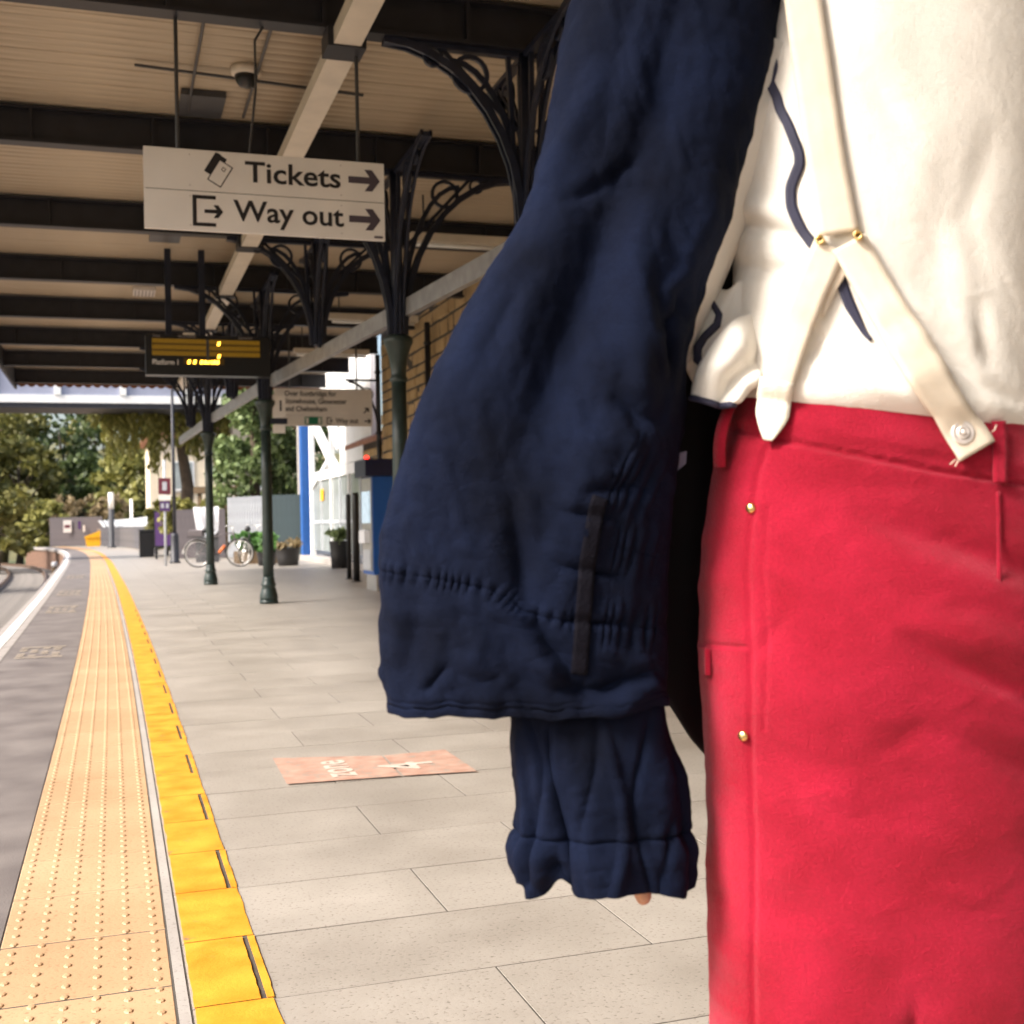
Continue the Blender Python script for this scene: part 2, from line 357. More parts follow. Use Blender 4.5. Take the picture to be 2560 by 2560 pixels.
for i in range(110):
    y = 2 + i*0.72; o = link(bpy.data.objects.new('sleeper', slm), trk, (-2.5+g(y), y, 0))

pl = strip('platform', -1.02, 14.0, PY0, PY1, -1.29, -0.0012, M['mortar'], None, 1.0); tag(pl, kind='structure')
strip('platform_wall', -1.035, -1.0, PY0, PY1, -1.28, -0.13, M['brick'], pl, 1.0)
strip('asphalt_strip', -0.84, -0.288, PY0, PY1, -0.05, 0.001, M['asphalt'], pl, 1.0)
strip('concrete_edging', 0.1135, 0.138, PY0, PY1, -0.05, 0.001, M['concrete'], pl, 1.0)
strip('edge_line', -1.02, -0.93, PY0, PY1-1.5, 0.0005, 0.0045, M['white_line'], pl, 0.7, 0.004)
# coping stones along the edge, one by one
cpm = MB().cbox((-1.10,-.448,-.12),(-.845,.448,0),.008).mesh('coping_stone', M['coping'])
for i in range(84):
    y = -3.5 + i*0.905
    if y > PY1-.5: break
    o = link(bpy.data.objects.new('coping_stone', cpm), pl, (g(y), y, 0)); o.rotation_euler.z = math.atan2(-(g(y+.45)-g(y-.45)), .9)
# buff tactile slabs, six rows of low domes each
tb = MB(); tb.cbox((-.198,-.198,-.045),(.198,.198,0),.004)
tp = MB(); tp.cbox((-.198,-.198,-.045),(.198,.198,0),.004)
for i in range(6):
    for j in range(6):
        cx = -.167 + i*.0668; cy = -.167 + j*.0668 + (.0167 if i % 2 else -.0167)
        V = []; F = []; n = 8
        for r, z in ((.0118,0),(.0095,.0028),(.0050,.0038)):
            for k in range(n): a = 2*math.pi*k/n; V.append((cx+r*.85*math.cos(a), cy+r*1.25*math.sin(a), z))
        for q in range(2):
            for k in range(n): F.append((q*n+k, q*n+(k+1)%n, q*n+n+(k+1)%n, q*n+n+k))
        F.append(tuple(range(2*n, 3*n))); tb.add(V, F)
tbm = tb.mesh('tactile_slab', M['tactile'], False); tpm = tp.mesh('tactile_slab_far', M['tactile'])
for i in range(178):
    y = 0.22 + i*0.4
    if y > 70: break
    o = link(bpy.data.objects.new('tactile_slab', tbm if y < 34 else tpm), pl, (-.0875+g(y), y, random.uniform(.0002,.0012)))
    o.rotation_euler.z = math.atan2(-(g(y+.2)-g(y-.2)), .4)
# paving slabs in running bond, rows run from the yellow line to the building
ROW, LEN = 0.42, 0.93
slabs = []
for r in range(-68, 176):
    y = 2.66 + r*ROW
    off = 0.295 if r % 2 == 0 else -0.105
    k = 0
    xs = [0.141, off if off > .2 else off+LEN]
    while xs[-1] < 12.5: xs.append(xs[-1] + LEN*random.choice((1,1,1,.98,1.02)))
    for a, b in zip(xs[:-1], xs[1:]): slabs.append((a, b, y, r))
def vis(s):
    a, b, y, r = s; x = (a+b)/2
    if y < 1.6: return -1
    ang = math.atan2(x + g(y), y) - YAW
    if abs(ang) > 0.47: return -1
    return 1.0/(x*x+y*y)
slabs.sort(key=vis, reverse=True)
near, far = slabs[:296], slabs[296:]
for a, b, y, r in near:
    c = (a+b)/2; h = random.uniform(.0, .0010); ga = .007 if abs(a-.295) < .01 else .0025; gb_ = .007 if abs(b-.295) < .01 else .0025
    mb = MB().cbox((a-c+ga,.0025,-.05),(b-c-gb_,ROW-.0025,0),.0005)
    o = mb.build('paving_slab', M['slab'], pl, False, (c+g(y), y, h))
    o.rotation_euler = (random.uniform(-.0015,.0015), random.uniform(-.001,.001), 0)
fb = MB()
for a, b, y, r in far:
    if y + ROW > PY1: continue
    o = g(y); fb.box((a+o+.003,y+.003,-.05),(b+o-.003,y+ROW-.003,random.uniform(.0,.0015)))
tag(fb.build('paving_slabs', M['slab'], pl), kind='stuff')
# the yellow line, painted slab by slab so the joints show through
yb = MB()
for r in range(-9, 176):
    y = 2.66 + r*ROW
    if y+ROW > PY1-2: break
    n = 14; pieces = [(0.148, 0.2885), (0.3015, 0.318)] if r % 2 == 0 and y < 16 else [(0.148, 0.316)]
    for (a, b) in pieces:
        V = []; F = []
        for i in range(n+1):
            yy = y + .0022 + (ROW-.0044)*i/n; o = g(yy); j0 = .004*mnoise.noise(Vector((yy*9,3,0))) + random.uniform(-.001,.001) if a < .2 else 0; j1 = .004*mnoise.noise(Vector((yy*7,9,0))) + random.uniform(-.001,.001) if b > .3 else random.uniform(-.001,.001)
            V += [(a+o+j0, yy, .0040), (b+o+j1, yy, .0040), (a+o+j0, yy, .0008), (b+o+j1, yy, .0008)]
        for i in range(n):
            k = 4*i; F += [(k,k+1,k+5,k+4),(k+2,k,k+4,k+6),(k+1,k+3,k+7,k+5)]
        yb.add(V, F)
yb.build('warning_line', M['yellow'], pl)
# painted "zone 4" panel
zm = MB().add([(0.635,4.79,.0065),(1.09,4.755,.0065),(1.105,5.20,.0065),(0.648,5.345,.0065)], [(0,1,2,3)])
zm.add([(1.099,4.754,.0065),(1.40,4.715,.0065),(1.40,5.22,.0065),(1.114,5.198,.0065)], [(0,1,2,3)])
zo = zm.build('zone_marking', M['zone'], pl)
text('painted_word', 'zone', 0.215, (0.925, 4.83, .0085), (0, 0, R(90)), M['zone_text'], zo, 'LEFT', .003, .0003, .82)
text('painted_number', '4', 0.33, (1.27, 4.86, .0085), (0, 0, R(90)), M['zone_text'], zo, 'LEFT', .003, .0003, .9)
# faded stencilled panels on the asphalt by the edge
st = MB()
for y, w in ((10.3, 1.0), (15.6, 1.4), (19.5, 1.6), (26., 1.8)):
    o = g(y); x0 = -.76+o; x1 = -.40+o
    for i in range(7):
        if i in (0, 6): st.add([(x0,y+w*i/7,.005),(x1,y+w*i/7,.005),(x1,y+w*(i+.6)/7,.005),(x0,y+w*(i+.6)/7,.005)], [(0,1,2,3)])
        else:
            for k in range(4):
                if (i+k) % 3: st.add([(x0+.09*k,y+w*i/7,.005),(x0+.09*k+.06,y+w*i/7,.005),(x0+.09*k+.06,y+w*(i+.7)/7,.005),(x0+.09*k,y+w*(i+.7)/7,.005)], [(0,1,2,3)])
st.build('worn_stencil', M['faded_paint'], pl)

# hillside far behind
def hill():
    V = []; F = []; nx, ny = 40, 16
    for j in range(ny):
        for i in range(nx):
            x = -150 + 300*i/(nx-1); y = 96 + 150*j/(ny-1)
            t = min(1, j/7.0); z = -1.3 + (11+4*math.sin(x*.03)+2.5*math.sin(x*.11+1))*(t*t*(3-2*t)) + (mnoise.noise(Vector((x*.06,y*.06,0)))*1.5 if j else 0)
            V.append((x,y,z))
    for j in range(ny-1):
        for i in range(nx-1): k = j*nx+i; F.append((k,k+1,k+nx+1,k+nx))
    return MB().add(V,F).build('hillside', M['grass'], None, True)
tag(hill(), kind='structure')
bank = MB().prism([(-8.6,-1.295),(-15,1.2),(-40,2.0),(-40,-1.295)], 1, -27, 95).build('bank', M['grass']); tag(bank, kind='structure')

# ------------------------------------------------------------------ the canopy over the platform
GZB, GZT, BZ = 4.10, 4.39, 4.415
CX0, CX1 = -1.9, 4.62
GYS = [-6.6, -3.8, -1.0, 1.8, 4.6, 7.4, 10.2, 13.0, 15.8, 18.6, 21.4, 24.2, 27.0]
def colx(y): return float(np.interp(y, [-6.6, 4.6, 10.2, 15.8, 21.4, 27], [3.3, 2.86, 2.385, 1.905, 1.59, 1.35]))
can = thing('platform_canopy', 'long flat station canopy with dark cross girders under cream boards', 'canopy', (0, 0, 0))
bdm = MB().add(*(lambda m: (m.v, m.f))(MB().cbox((CX0,-.0585,BZ),(CX1,.0585,BZ+.02),.004))).mesh('roof_board', M['board'])
# boards have their chamfer on the upper side by default, so flip them to show V joints below
bdm.transform(Matrix.Translation((0,0,2*BZ+.02)) @ Matrix.Scale(-1, 4, (0,0,1)))
i = 0; y = -7.9
while y < 27.4 and i < 299:
    link(bpy.data.objects.new('roof_board', bdm), can, (random.uniform(-.004,.004), y, random.uniform(-.003,.003))); y += .1195; i += 1
MB().box((CX0-.05,-8.0,BZ+.05),(CX1,27.55,BZ+.13)).build('roof_deck', M['darkgrey'], can)
MB().box((CX0-.05,-26.0,BZ),(CX1,-8.05,BZ+.13)).build('added_rear_roof', M['board'], can)  # unseen roof behind the camera, added to cut the frontal sky fill
def girder(y):
    m = MB()
    m.box((CX0,y-.07,GZB),(CX1,y+.07,GZB+.025)); m.box((CX0,y-.07,GZT-.02),(CX1,y+.07,GZT)); m.box((CX0,y-.012,GZB+.025),(CX1,y+.012,GZT-.02))
    x = CX0+.4
    while x < CX1-.1: m.box((x-.012,y-.062,GZB+.025),(x+.012,y+.062,GZT-.02)); x += .93
    return m
gm = girder(0).mesh('girder', M['girder'])
for y in GYS: link(bpy.data.objects.new('girder', gm), can, (0, y, 0))
# eaves beam along the track side and the toothed valance across the far end
MB().box((CX0-.05,-26.0,4.02),(CX0,27.5,4.42)).build('eaves_beam', M['girder'], can)
w = .19; nteeth = int((CX1-CX0)/w); poly = [(CX0, 4.42), (CX0, 4.12)]
for i in range(nteeth):
    x0 = CX0 + i*w
    for k in range(1, 8):
        t = k/8; poly.append((x0 + w*t, 4.12 - .055*math.sin(math.pi*t)))
    poly.append((x0+w, 4.12))
poly += [(CX0+nteeth*w, 4.42)]
MB().prism(poly, 1, 27.42, 27.45).build('valance', M['rust'], can)

def rib(m, d, r0, z0, r1, z1, w, h, n=9, sc=1.0):
    """quarter-ellipse rib that leaves the post upright at radius r0 and ends level under the girder at radius r1"""
    px, py = d; side = Vector((-py, px, 0))
    pts = []
    for i in range(n+1):
        a = math.pi/2*i/n
        r = r0 + (r1-r0)*(1-math.cos(a)); z = z0 + (z1-z0)*math.sin(a)
        pts.append(Vector((px*r, py*r, z)))
    V = []; F = []
    for i, p in enumerate(pts):
        dr = (pts[min(i+1,n)]-pts[max(i-1,0)]).normalized(); nr = side.cross(dr).normalized()
        for a, b in ((-1,-1),(1,-1),(1,1),(-1,1)): V.append(p + side*(a*w/2) + nr*(b*h/2))
    for i in range(n):
        k = 4*i; F += [(k+q, k+(q+1)%4, k+4+(q+1)%4, k+4+q) for q in range(4)]
    m.add(V, F)
def ring(m, c, axis, r, t, n=18):
    V = []; F = []
    ax = Vector(axis)
    u = Vector((0,0,1)); w_ = ax.cross(u)
    for i in range(n):
        a = 2*math.pi*i/n; dr = u*math.cos(a) + w_*math.sin(a)
        for rr, s_ in ((r,-1),(r+t,-1),(r+t,1),(r,1)): V.append(Vector(c) + dr*rr + ax*(s_*.014))
    for i in range(n):
        k = 4*i; k2 = 4*((i+1) % n); F += [(k+q, k+(q+1)%4, k2+(q+1)%4, k2+q) for q in range(4)]
    m.add(V, F)
def bracket_mb(d, z0, reach, lift):
    m = MB(); px, py = d
    side = (-py, px, 0)
    for s_ in (-.035, .035):
        sub = MB(); rib(sub, d, .055, z0, reach, GZB-.012, .022, .05)
        m.add([(v[0]+side[0]*s_, v[1]+side[1]*s_, v[2]) for v in sub.v], sub.f)
    sub = MB(); rib(sub, d, .05, z0+.05, reach*.52, GZB-.10, .02, .04); m.add(sub.v, sub.f)
    m.bar((px*.075,py*.075,z0),(px*.12,py*.12,GZB-.01),.03,.035)
    m.bar((px*.07,py*.07,z0+.75*(GZB-z0)*.72),(px*reach*.62,py*reach*.62,GZB-.01),.02,.03)
    rr = .115; ring(m, (px*reach*.40, py*reach*.40, GZB-.14-.035), side, rr-.015, .028)
    rr = .06; ring(m, (px*reach*.66, py*reach*.66, GZB-.085), side, rr-.012, .02)
    m.bar((px*.05,py*.05,GZB-.02),(px*reach,py*reach,GZB-.02),.06,.035)
    return m
BR = {}
for nm, z0, reach in (('a', 2.63, 1.12), ('b', 2.98, 0.95)):
    BR[nm] = [bracket_mb(d, z0, reach, 0).mesh('bracket', M['ironblue'], False) for d in ((1,0),(-1,0),(0,1),(0,-1))]
prof_base = [(.115,0),(.118,.03),(.112,.07),(.098,.13),(.082,.17),(.095,.185),(.095,.205),(.082,.225),(.076,.27),(.072,.30)]
def column(y, label, near=False):
    x = colx(y); t = thing('canopy_column', label, 'column', (x, y, 0), 0, 'iron columns holding up the canopy')
    b = MB(); b.prism([(.125*math.cos(R(22.5+45*k)), .125*math.sin(R(22.5+45*k))) for k in range(8)], 2, 0.002, .05)
    b.lathe([(r, z+.05) for r, z in prof_base], 24); b.build('base', M['iron'], t, True)
    MB().lathe([(.0705,.34),(.070,.9),(.068,1.7),(.064,2.25)], 24).build('shaft', M['iron'], t, True)
    MB().lathe([(.064,2.251),(.078,2.262),(.080,2.285),(.068,2.30),(.066,2.34),(.074,2.42),(.092,2.50),(.112,2.56),(.125,2.585),(.132,2.60),(.132,2.635),(.112,2.65),(.095,2.66)], 24).build('capital', M['iron'], t, True)
    p = MB().lathe([(.06,2.661),(.055,3.2),(.05,GZB-.005)], 12).build('post', M['ironblue'], t, True)
    for me in BR['a']: link(bpy.data.objects.new('bracket', me), t)
    return t
column(10.2, 'dark iron column nearest the navy jacket, in front of the stone building')
column(15.8, 'dark green iron column standing beyond the ticket machine sign, second in line')
column(21.4, 'dark iron column standing in front of the parked bicycle')
column(4.6, 'nearest iron column hidden behind the person in red trousers')
# brackets on the girders between columns hang over the grey duct
for y in (7.4, 13.0, 18.6, 24.2):
    x = colx(y)
    h = MB().lathe([(.035,2.95),(.05,2.99),(.05,3.03),(.04,3.1),(.04,GZB-.003)], 10).build('hanger_post', M['ironblue'], can, True, (x, y, 0))
    for me in BR['b']: link(bpy.data.objects.new('bracket', me), can, (x, y, 0))
# grey duct along the column line
dm = MB(); pp = [(colx(y)+.075, y, 2.90) for y in np.linspace(-6.6, 27.2, 34)]
for a, b in zip(pp[:-1], pp[1:]): dm.bar(a, b, .06, .15)
tag(dm.build('grey_duct', M['duct']), 'long grey steel duct running at head height past the column tops', 'duct')
# cream cable trunking below the girders
tk = thing('cable_trunking', 'cream box trunking hung lengthwise under the dark girders', 'trunking', (1.42, 4.6, 0))
for a, b in zip(GYS[:-1], GYS[1:]):
    MB().box((-.085,a-4.6+.12,3.985),(.085,b-4.6-.12,4.085)).build('trunking_length', M['trunking'], tk)
for y in GYS:
    m = MB().box((-.12,y-4.6-.118,3.975),(.12,y-4.6+.118,4.096)); m.build('junction_box', M['girder'], tk)
# thin conduits, a camera dome, ceiling boxes
cd = MB()
for x in (.62, 1.06):
    cd.tube([(x,4.4,4.36),(x,9.9,4.36)], .012, 6)
cd.tube([(.2,9.0,4.37),(1.9,9.15,4.36)], .012, 6)
tag(cd.build('conduit', M['darkgrey']), 'thin dark conduits fixed under the cream ceiling boards near the trunking', 'conduit')
dome = thing('dome_camera', 'small domed security camera under the cream ceiling boards', 'camera', (.985, 8.95, 4.41))
MB().lathe([(.11,0),(.11,-.05),(.09,-.06),(.0875,-.061)], 20).build('housing', M['trunking'], dome, True)
MB().lathe([(.085,-.062),(.078,-.10),(.055,-.135),(.02,-.15)], 20).build('dome', M['black'], dome, True)
def cbox_(nm, label, cat, x, y, w, d, h, m, grille=None):
    t = thing(nm, label, cat, (x, y, 4.412))
    MB().box((-w/2,-d/2,-h),(w/2,d/2,0)).build('case', m, t)
    if grille:
        q = MB()
        for k in range(6): q.box((-w/2+.02+k*(w-.06)/5,-d/2+.03,-h-.008),(-w/2+.04+k*(w-.06)/5,d/2-.03,-h-.001))
        q.build('louvre', grille, t)
cbox_('ceiling_hatch', 'dark square hatch in the cream ceiling nearest the tickets sign', 'hatch', .72, 9.75, .34, .5, .05, M['darkgrey'])
cbox_('ceiling_hatch', 'dark square hatch in the cream ceiling just past the tickets sign', 'hatch', .62, 14.3, .34, .5, .05, M['darkgrey'])
cbox_('vent_grille', 'white louvred grille on the cream ceiling past the tickets sign', 'vent', .47, 17.8, .3, .5, .05, M['signwhite'], M['hint'])

# ------------------------------------------------------------------ signs
SX, SY, SZ = 0.205, 7.40, 2.815                     # lower left corner of the sign face
def arrow(m, cx, cz, w, h, sh, y, ang=0):
    """solid right arrow centred on cx, cz in the sign plane"""
    hw, hh = w/2, h/2; tx = hh*1.02
    P = [(-hw,-sh/2),(hw-tx*.95,-sh/2),(hw-tx*1.42,-hh),(hw-tx*.72,-hh),(hw,0),(hw-tx*.72,hh),(hw-tx*1.42,hh),(hw-tx*.95,sh/2),(-hw,sh/2)]
    c, s_ = math.cos(ang), math.sin(ang)
    P = [(cx + a*c - b*s_, cz + a*s_ + b*c) for a, b in P]
    # split into shaft and chevron so that each face is convex enough
    V = [(a, y, b) for a, b in P]
    m.add(V, [(0,1,7,8),(1,2,3),(1,3,4,7),(7,4,5),(7,5,6)])
sg = thing('hanging_sign', 'white hanging sign reading Tickets and Way out with arrows', 'sign', (SX, SY, SZ))
W = 1.455
def panel(m, x0, z0, x1, z1, th=.03): return m.cbox((x0,0,z0),(x1,th,z1),.002)
panel(MB(), 0, .2395, W, .487).build('upper_panel', M['signwhite'], sg)
panel(MB(), 0, 0, W, .2355).build('lower_panel', M['signwhite'], sg)
MB().box((.01,.006,.2354),(W-.01,.028,.2396)).build('panel_joint', M['darkgrey'], sg)
text('lettering', 'Tickets', .178, (.592, -.0015, .315), (R(90),0,0), M['ink'], sg, 'LEFT', .0030, .0008, 1.13)
text('lettering', 'Way out', .178, (.523, -.0015, .074), (R(90),0,0), M['ink'], sg, 'LEFT', .0030, .0008, 1.05)
for z in (.372, .126): am = MB(); arrow(am, 1.327, z, .20, .135, .042, -.002); am.build('arrow', M['inkgrey'], sg)
# two overlapping ticket shapes
tm = MB(); c_, s_ = math.cos(R(-31)), math.sin(R(-31))
def tr(px, pz, cx, cz): return (cx + px*c_ - pz*s_, cz + px*s_ + pz*c_)
def quad(m, x0, z0, x1, z1, cx, cz, y): m.add([(q[0], y, q[1]) for q in (tr(x0,z0,cx,cz),tr(x1,z0,cx,cz),tr(x1,z1,cx,cz),tr(x0,z1,cx,cz))], [(0,1,2,3)])
quad(tm, -.048,-.055,.030,.082,.418,.385,-.001); tk1 = tm.build('ticket_mark', M['ink'], sg)
t2 = MB(); quad(t2, -.038,-.074,.046,.066,.442,.357,-.0016); t2.build('ticket_mark_face', M['signwhite'], sg)
t3 = MB()
for a in ((-.042,-.078,-.036,.070),(.044,-.078,.050,.070),(-.036,-.078,.044,-.072),(-.036,.064,.044,.070),(.000,.018,.018,.022),(.000,.036,.018,.040),(-.002,.018,.002,.040),(.016,.018,.020,.040)): quad(t3, *a, .442,.357,-.0022)
quad(t3, -.030,.064,-.004,.072,.418,.40,-.0022); t3.build('ticket_mark_outline', M['ink'], sg)
em = MB()
for a in ((.278,.026,.302,.213),(.302,.026,.415,.048),(.302,.191,.415,.213)): em.add([(a[0],-.0015,a[1]),(a[2],-.0015,a[1]),(a[2],-.0015,a[3]),(a[0],-.0015,a[3])], [(0,1,2,3)])
arrow(em, .402, .118, .110, .078, .022, -.0018); em.build('exit_mark', M['ink'], sg)
sc = MB()
for x in (.265,1.18):
    for z in (.03,.205,.27,.455): sc.lathe([(.004,0),(.003,.002)], 8, (x,0,z))
scm = MB()
for x in (.265,1.18):
    for z in (.03,.205,.27,.455): scm.tube([(x,-.0015,z),(x,.001,z)], .0035, 8)
scm.build('fixing_screw', M['hint'], sg)
MB().box((1.385,-.0015,.012),(1.44,-.0008,.026)).build('maker_plate', M['inkgrey'], sg)
MB().box((.0,.031,.02),(W,.05,.47)).build('backing', M['darkgrey'], sg)
for x in (.20, 1.30): MB().tube([(x,.04,.46),(x,.04,BZ-SZ)], .012, 8).build('hanger_rod', M['darkgrey'], sg)
hm = MB()
for x in (.62,):
    hm.tube([(x,.04,.46),(x+.05,.04,.9),(x+.05,.04,1.2),(x+.28,.04,BZ-SZ)], .008, 8)
hm.build('cable', M['darkgrey'], sg)

# departure display
dp = thing('departure_display', 'black amber LED departure display marked Platform 1 hanging from the girders', 'display', (.42, 15.0, 2.885))
MB().cbox((-.02,0,-.02),(1.46,.2,.47),.01).build('case', M['black'], dp)
rw = MB()
for k in range(3): rw.box((.055,-.004,.365-k*.075),(1.335,-.001,.418-k*.075))
rw.build('matrix_row', M['led_off'], dp)
rg = MB()
for k in range(2): rg.box((.055,-.003,.343-k*.075),(1.335,-.0005,.363-k*.075))
rg.box((.42,-.003,.115),(.90,-.0005,.19)); rg.build('matrix_gap', mat('amber_matrix_dim', (.05,.028,.005), .4, .1, 40, emit=(1,.45,.02), estr=.008), dp)
text('lettering', 'Platform 1', .088, (.055,-.004,.105), (R(90),0,0), M['signwhite'], dp, 'LEFT', .0012, .0005, .85)
text('lettering', 'Expected', .05, (1.075,-.004,.435), (R(90),0,0), M['hint'], dp, 'LEFT', 0, .0005, .9)
text('lettering', 'Time', .05, (.06,-.004,.435), (R(90),0,0), M['hint'], dp, 'LEFT', 0, .0005, .9)
text('lettering', 'Destination', .05, (.36,-.004,.435), (R(90),0,0), M['hint'], dp, 'LEFT', 0, .0005, .9)
lm = MB()
def led(x, z, wd=.03, h=.045):
    lm.add([(x-wd/2-.006,-.0065,z-h/2),(x+wd/2-.006,-.0065,z-h/2),(x+wd/2+.006,-.0065,z+h/2),(x-wd/2+.006,-.0065,z+h/2)], [(0,1,2,3)])
led(.84,.37); led(.84,.215)
for x in (.485,.552,.632): led(x,.142)
for x, w_ in ((.68,.035),(.715,.02),(.752,.012),(.785,.03),(.825,.03)): led(x,.142,w_)
led(.737,.142,.012,.016); led(.765,.128,.012,.012)
lm.build('lit_segment', M['led_on'], dp)
MB().box((.69,-.0072,.15),(.725,-.0066,.42)).build('glare_strip', M['darkgrey'], dp)
for x in (.22,.62): MB().box((x,.08,.47),(x+.075,.155,BZ-2.885)).build('hanger_post', M['ironblue'], dp)
MB().box((.42,.02,.471),(.56,.1,.50)).build('bracket_plate', M['trunking'], dp)

# footbridge direction sign
fs = thing('footbridge_sign', 'white hanging sign reading Over footbridge for Stonehouse, Gloucester and Cheltenham', 'sign', (2.50, 19.5, 2.62))
MB().cbox((0,0,.175),(1.60,.05,.61),.003).build('upper_panel', M['signwhite'], fs)
MB().cbox((0,0,0),(1.60,.05,.172),.003).build('lower_panel', M['signwhite'], fs)
for i, s_ in enumerate(('Over footbridge for', 'Stonehouse, Gloucester', 'and Cheltenham')):
    text('lettering', s_, .118, (.16,-.002,.49-i*.125), (R(90),0,0), M['ink'], fs, 'LEFT', .002, .0005, .88)
am = MB(); arrow(am, 1.50, .26, .12, .09, .024, -.002, R(45)); am.build('arrow', M['ink'], fs)
am = MB(); arrow(am, 1.52, .085, .11, .075, .022, -.002); am.build('arrow', M['ink'], fs)
text('lettering', 'Way out', .118, (.99,-.002,.05), (R(90),0,0), M['ink'], fs, 'LEFT', .002, .0005, .88)
MB().box((.48,-.003,.025),(.76,-.001,.15)).build('exit_panel', M['green'], fs)
em = MB()
em.box((.50,-.005,.04),(.545,-.0035,.135)); em.box((.70,-.005,.04),(.74,-.0035,.135)); em.build('exit_pictogram', M['signwhite'], fs)
em = MB()
for a in ((.84,.03,.855,.145),(.855,.03,.92,.044),(.855,.131,.92,.145)): em.box((a[0],-.003,a[1]),(a[2],-.001,a[3]))
arrow(em, .905,.088,.06,.05,.014,-.0032); em.build('exit_mark', M['ink'], fs)
for x in (.25,1.35): MB().tube([(x,.03,.6),(x,.03,BZ-2.62)], .015, 8).build('hanger_rod', M['darkgrey'], fs)
pn = thing('platform_number_sign', 'small white square sign bearing a numeral, fixed beside the second column top', 'sign', (1.99, 15.74, 2.42))
MB().cbox((0,0,0),(.17,.03,.30),.004).build('plate', M['signwhite'], pn)
text('lettering', '1', .2, (.055,-.002,.09), (R(90),0,0), M['ink'], pn, 'LEFT', 0.002, .0005)
MB().box((-.03,.005,-.08),(.19,.035,-.004)).build('bracket_arm', M['ironblue'], pn)
MB().cbox((.0,0,-.20),(.16,.03,-.09),.003).build('lower_plate', M['signwhite'], pn)

# ------------------------------------------------------------------ stone station building on the right
bld = thing('station_building', 'honey coloured stone station building behind the columns and ticket machine', 'building', (4.62, 0, 0))
MB().box((.075,-26,-.05),(6,21.45,5.4)).build('wall', M['mortar'], bld)  # unseen stretch behind the camera is added to reduce sky fill
MB().box((.55,21.453,-.05),(6,25.6,2.75)).build('rear_wing', M['mortar'], bld)
MB().prism([(.2,2.60),(.2,2.70),(3.2,4.0),(3.2,3.85)], 1, 21.46, 25.9).build('wing_roof', M['tile'], bld)
def stones(x, ya, yb, za, zb, limit_near, skip=None):
    """courses of squared rubble standing proud of the mortar"""
    out = []; z = za
    while z < zb-.05:
        h = random.choice((.17,.20,.23,.26)); h = min(h, zb-z); y = ya - random.uniform(0,.3)
        while y < yb:
            l = random.uniform(.26,.58); a, b = max(y,ya), min(y+l,yb)
            if b-a > .07: out.append((a,b,z,z+h))
            y += l
        z += h
    return out
def stone_mesh(m, x, a, b, z0, z1, p):
    j = lambda: random.uniform(-.008,.008)
    e = .011; V = []
    for (y, z) in ((a+e,z0+e),(b-e,z0+e),(b-e,z1-e),(a+e,z1-e)): V.append((x+.01, y+j(), z+j()*.6))
    for (y, z) in ((a+e+.02,z0+e+.02),(b-e-.02,z0+e+.02),(b-e-.02,z1-e-.02),(a+e+.02,z1-e-.02)): V.append((x-p+random.uniform(-.006,.006), y+j(), z+j()))
    m.add(V, [(4,5,6,7)] + [(i,(i+1)%4,4+(i+1)%4,4+i) for i in range(4)])
allst = stones(0, -8, 21.44, 0, 4.35, 0)
nearst = [s_ for s_ in allst if s_[2] > 1.35 and s_[0] > 15.2][:290]
ns = set(nearst); sm_ = MB()
for s_ in allst:
    if s_ in ns:
        m = MB(); stone_mesh(m, 0, 0, s_[1]-s_[0], 0, s_[3]-s_[2], random.uniform(0,.03)); m.build('stone', M['stone'], bld, False, (.075, s_[0], s_[2]))
    else: stone_mesh(sm_, .075, *s_[:2], s_[2], s_[3], random.uniform(0,.03))
for s_ in stones(0, 21.47, 25.58, 0, 2.6, 0): stone_mesh(sm_, .55, *s_[:2], s_[2], s_[3], random.uniform(0,.03))
tag(sm_.build('stonework', M['stone'], bld), kind='stuff')
def pipe(label, x, y, z0, z1, m, r=.045):
    t = thing('downpipe', label, 'pipe', (x, y, z0))
    MB().tube([(0,0,0),(0,0,z1-z0)], r, 10).build('pipe', m, t, True)
    z = .4
    while z < z1-z0: MB().lathe([(r+.002,0),(r+.016,.005),(r+.016,.045),(r+.002,.05)], 12, (0,0,z)).build('collar', m, t, True); z += 1.1
pipe('thin dark downpipe at the far corner of the stone building', 4.57, 21.2, .01, 4.05, M['girder'])
pipe('thin dark downpipe on the stone wall nearest the iron column', 4.57, 17.6, .01, 4.05, M['girder'])
pipe('short white pipe on the low rear wing beyond the stone corner', 5.10, 23.6, .01, 2.45, M['white'], .06)
scr = thing('scroll_bracket', 'dark iron scroll bracket on the corner of the stone building', 'bracket', (4.52, 20.9, 3.1))
m = MB(); rib(m, (-1,0), .02, -.5, .55, .42, .03, .04); ring(m, (-.22,0,.2), (0,1,0), .10, .02); m.bar((0,0,-.6),(0,0,.5),.03,.04); m.bar((0,0,.45),(-.6,0,.45),.03,.04)
m.build('scrollwork', M['girder'], scr)
# pale bars beside the building, added for roof boards seen between girders
for k, (y, lb) in enumerate(((12.0,'added pale bar nearest the jacket sleeve, for roof boards between girders'),(16.9,'added pale bar in the middle row above the column top, for roof boards'),(20.4,'added pale bar above the footbridge sign, for roof boards'))):
    t = thing('roof_gap_bar', lb, 'pale bar', (3.6, y, 3.93))
    MB().cbox((-.65,-.05,-.0),(.65,.05,.09),.01).build('tray', M['trunking'], t); MB().tube([(-.6,0,-.03),(.6,0,-.03)], .022, 10).build('tube', M['white'], t, True)
    for x in (-.5,.5): MB().tube([(x,0,.09),(x,0,BZ-3.93)], .01, 6).build('rod', M['darkgrey'], t)

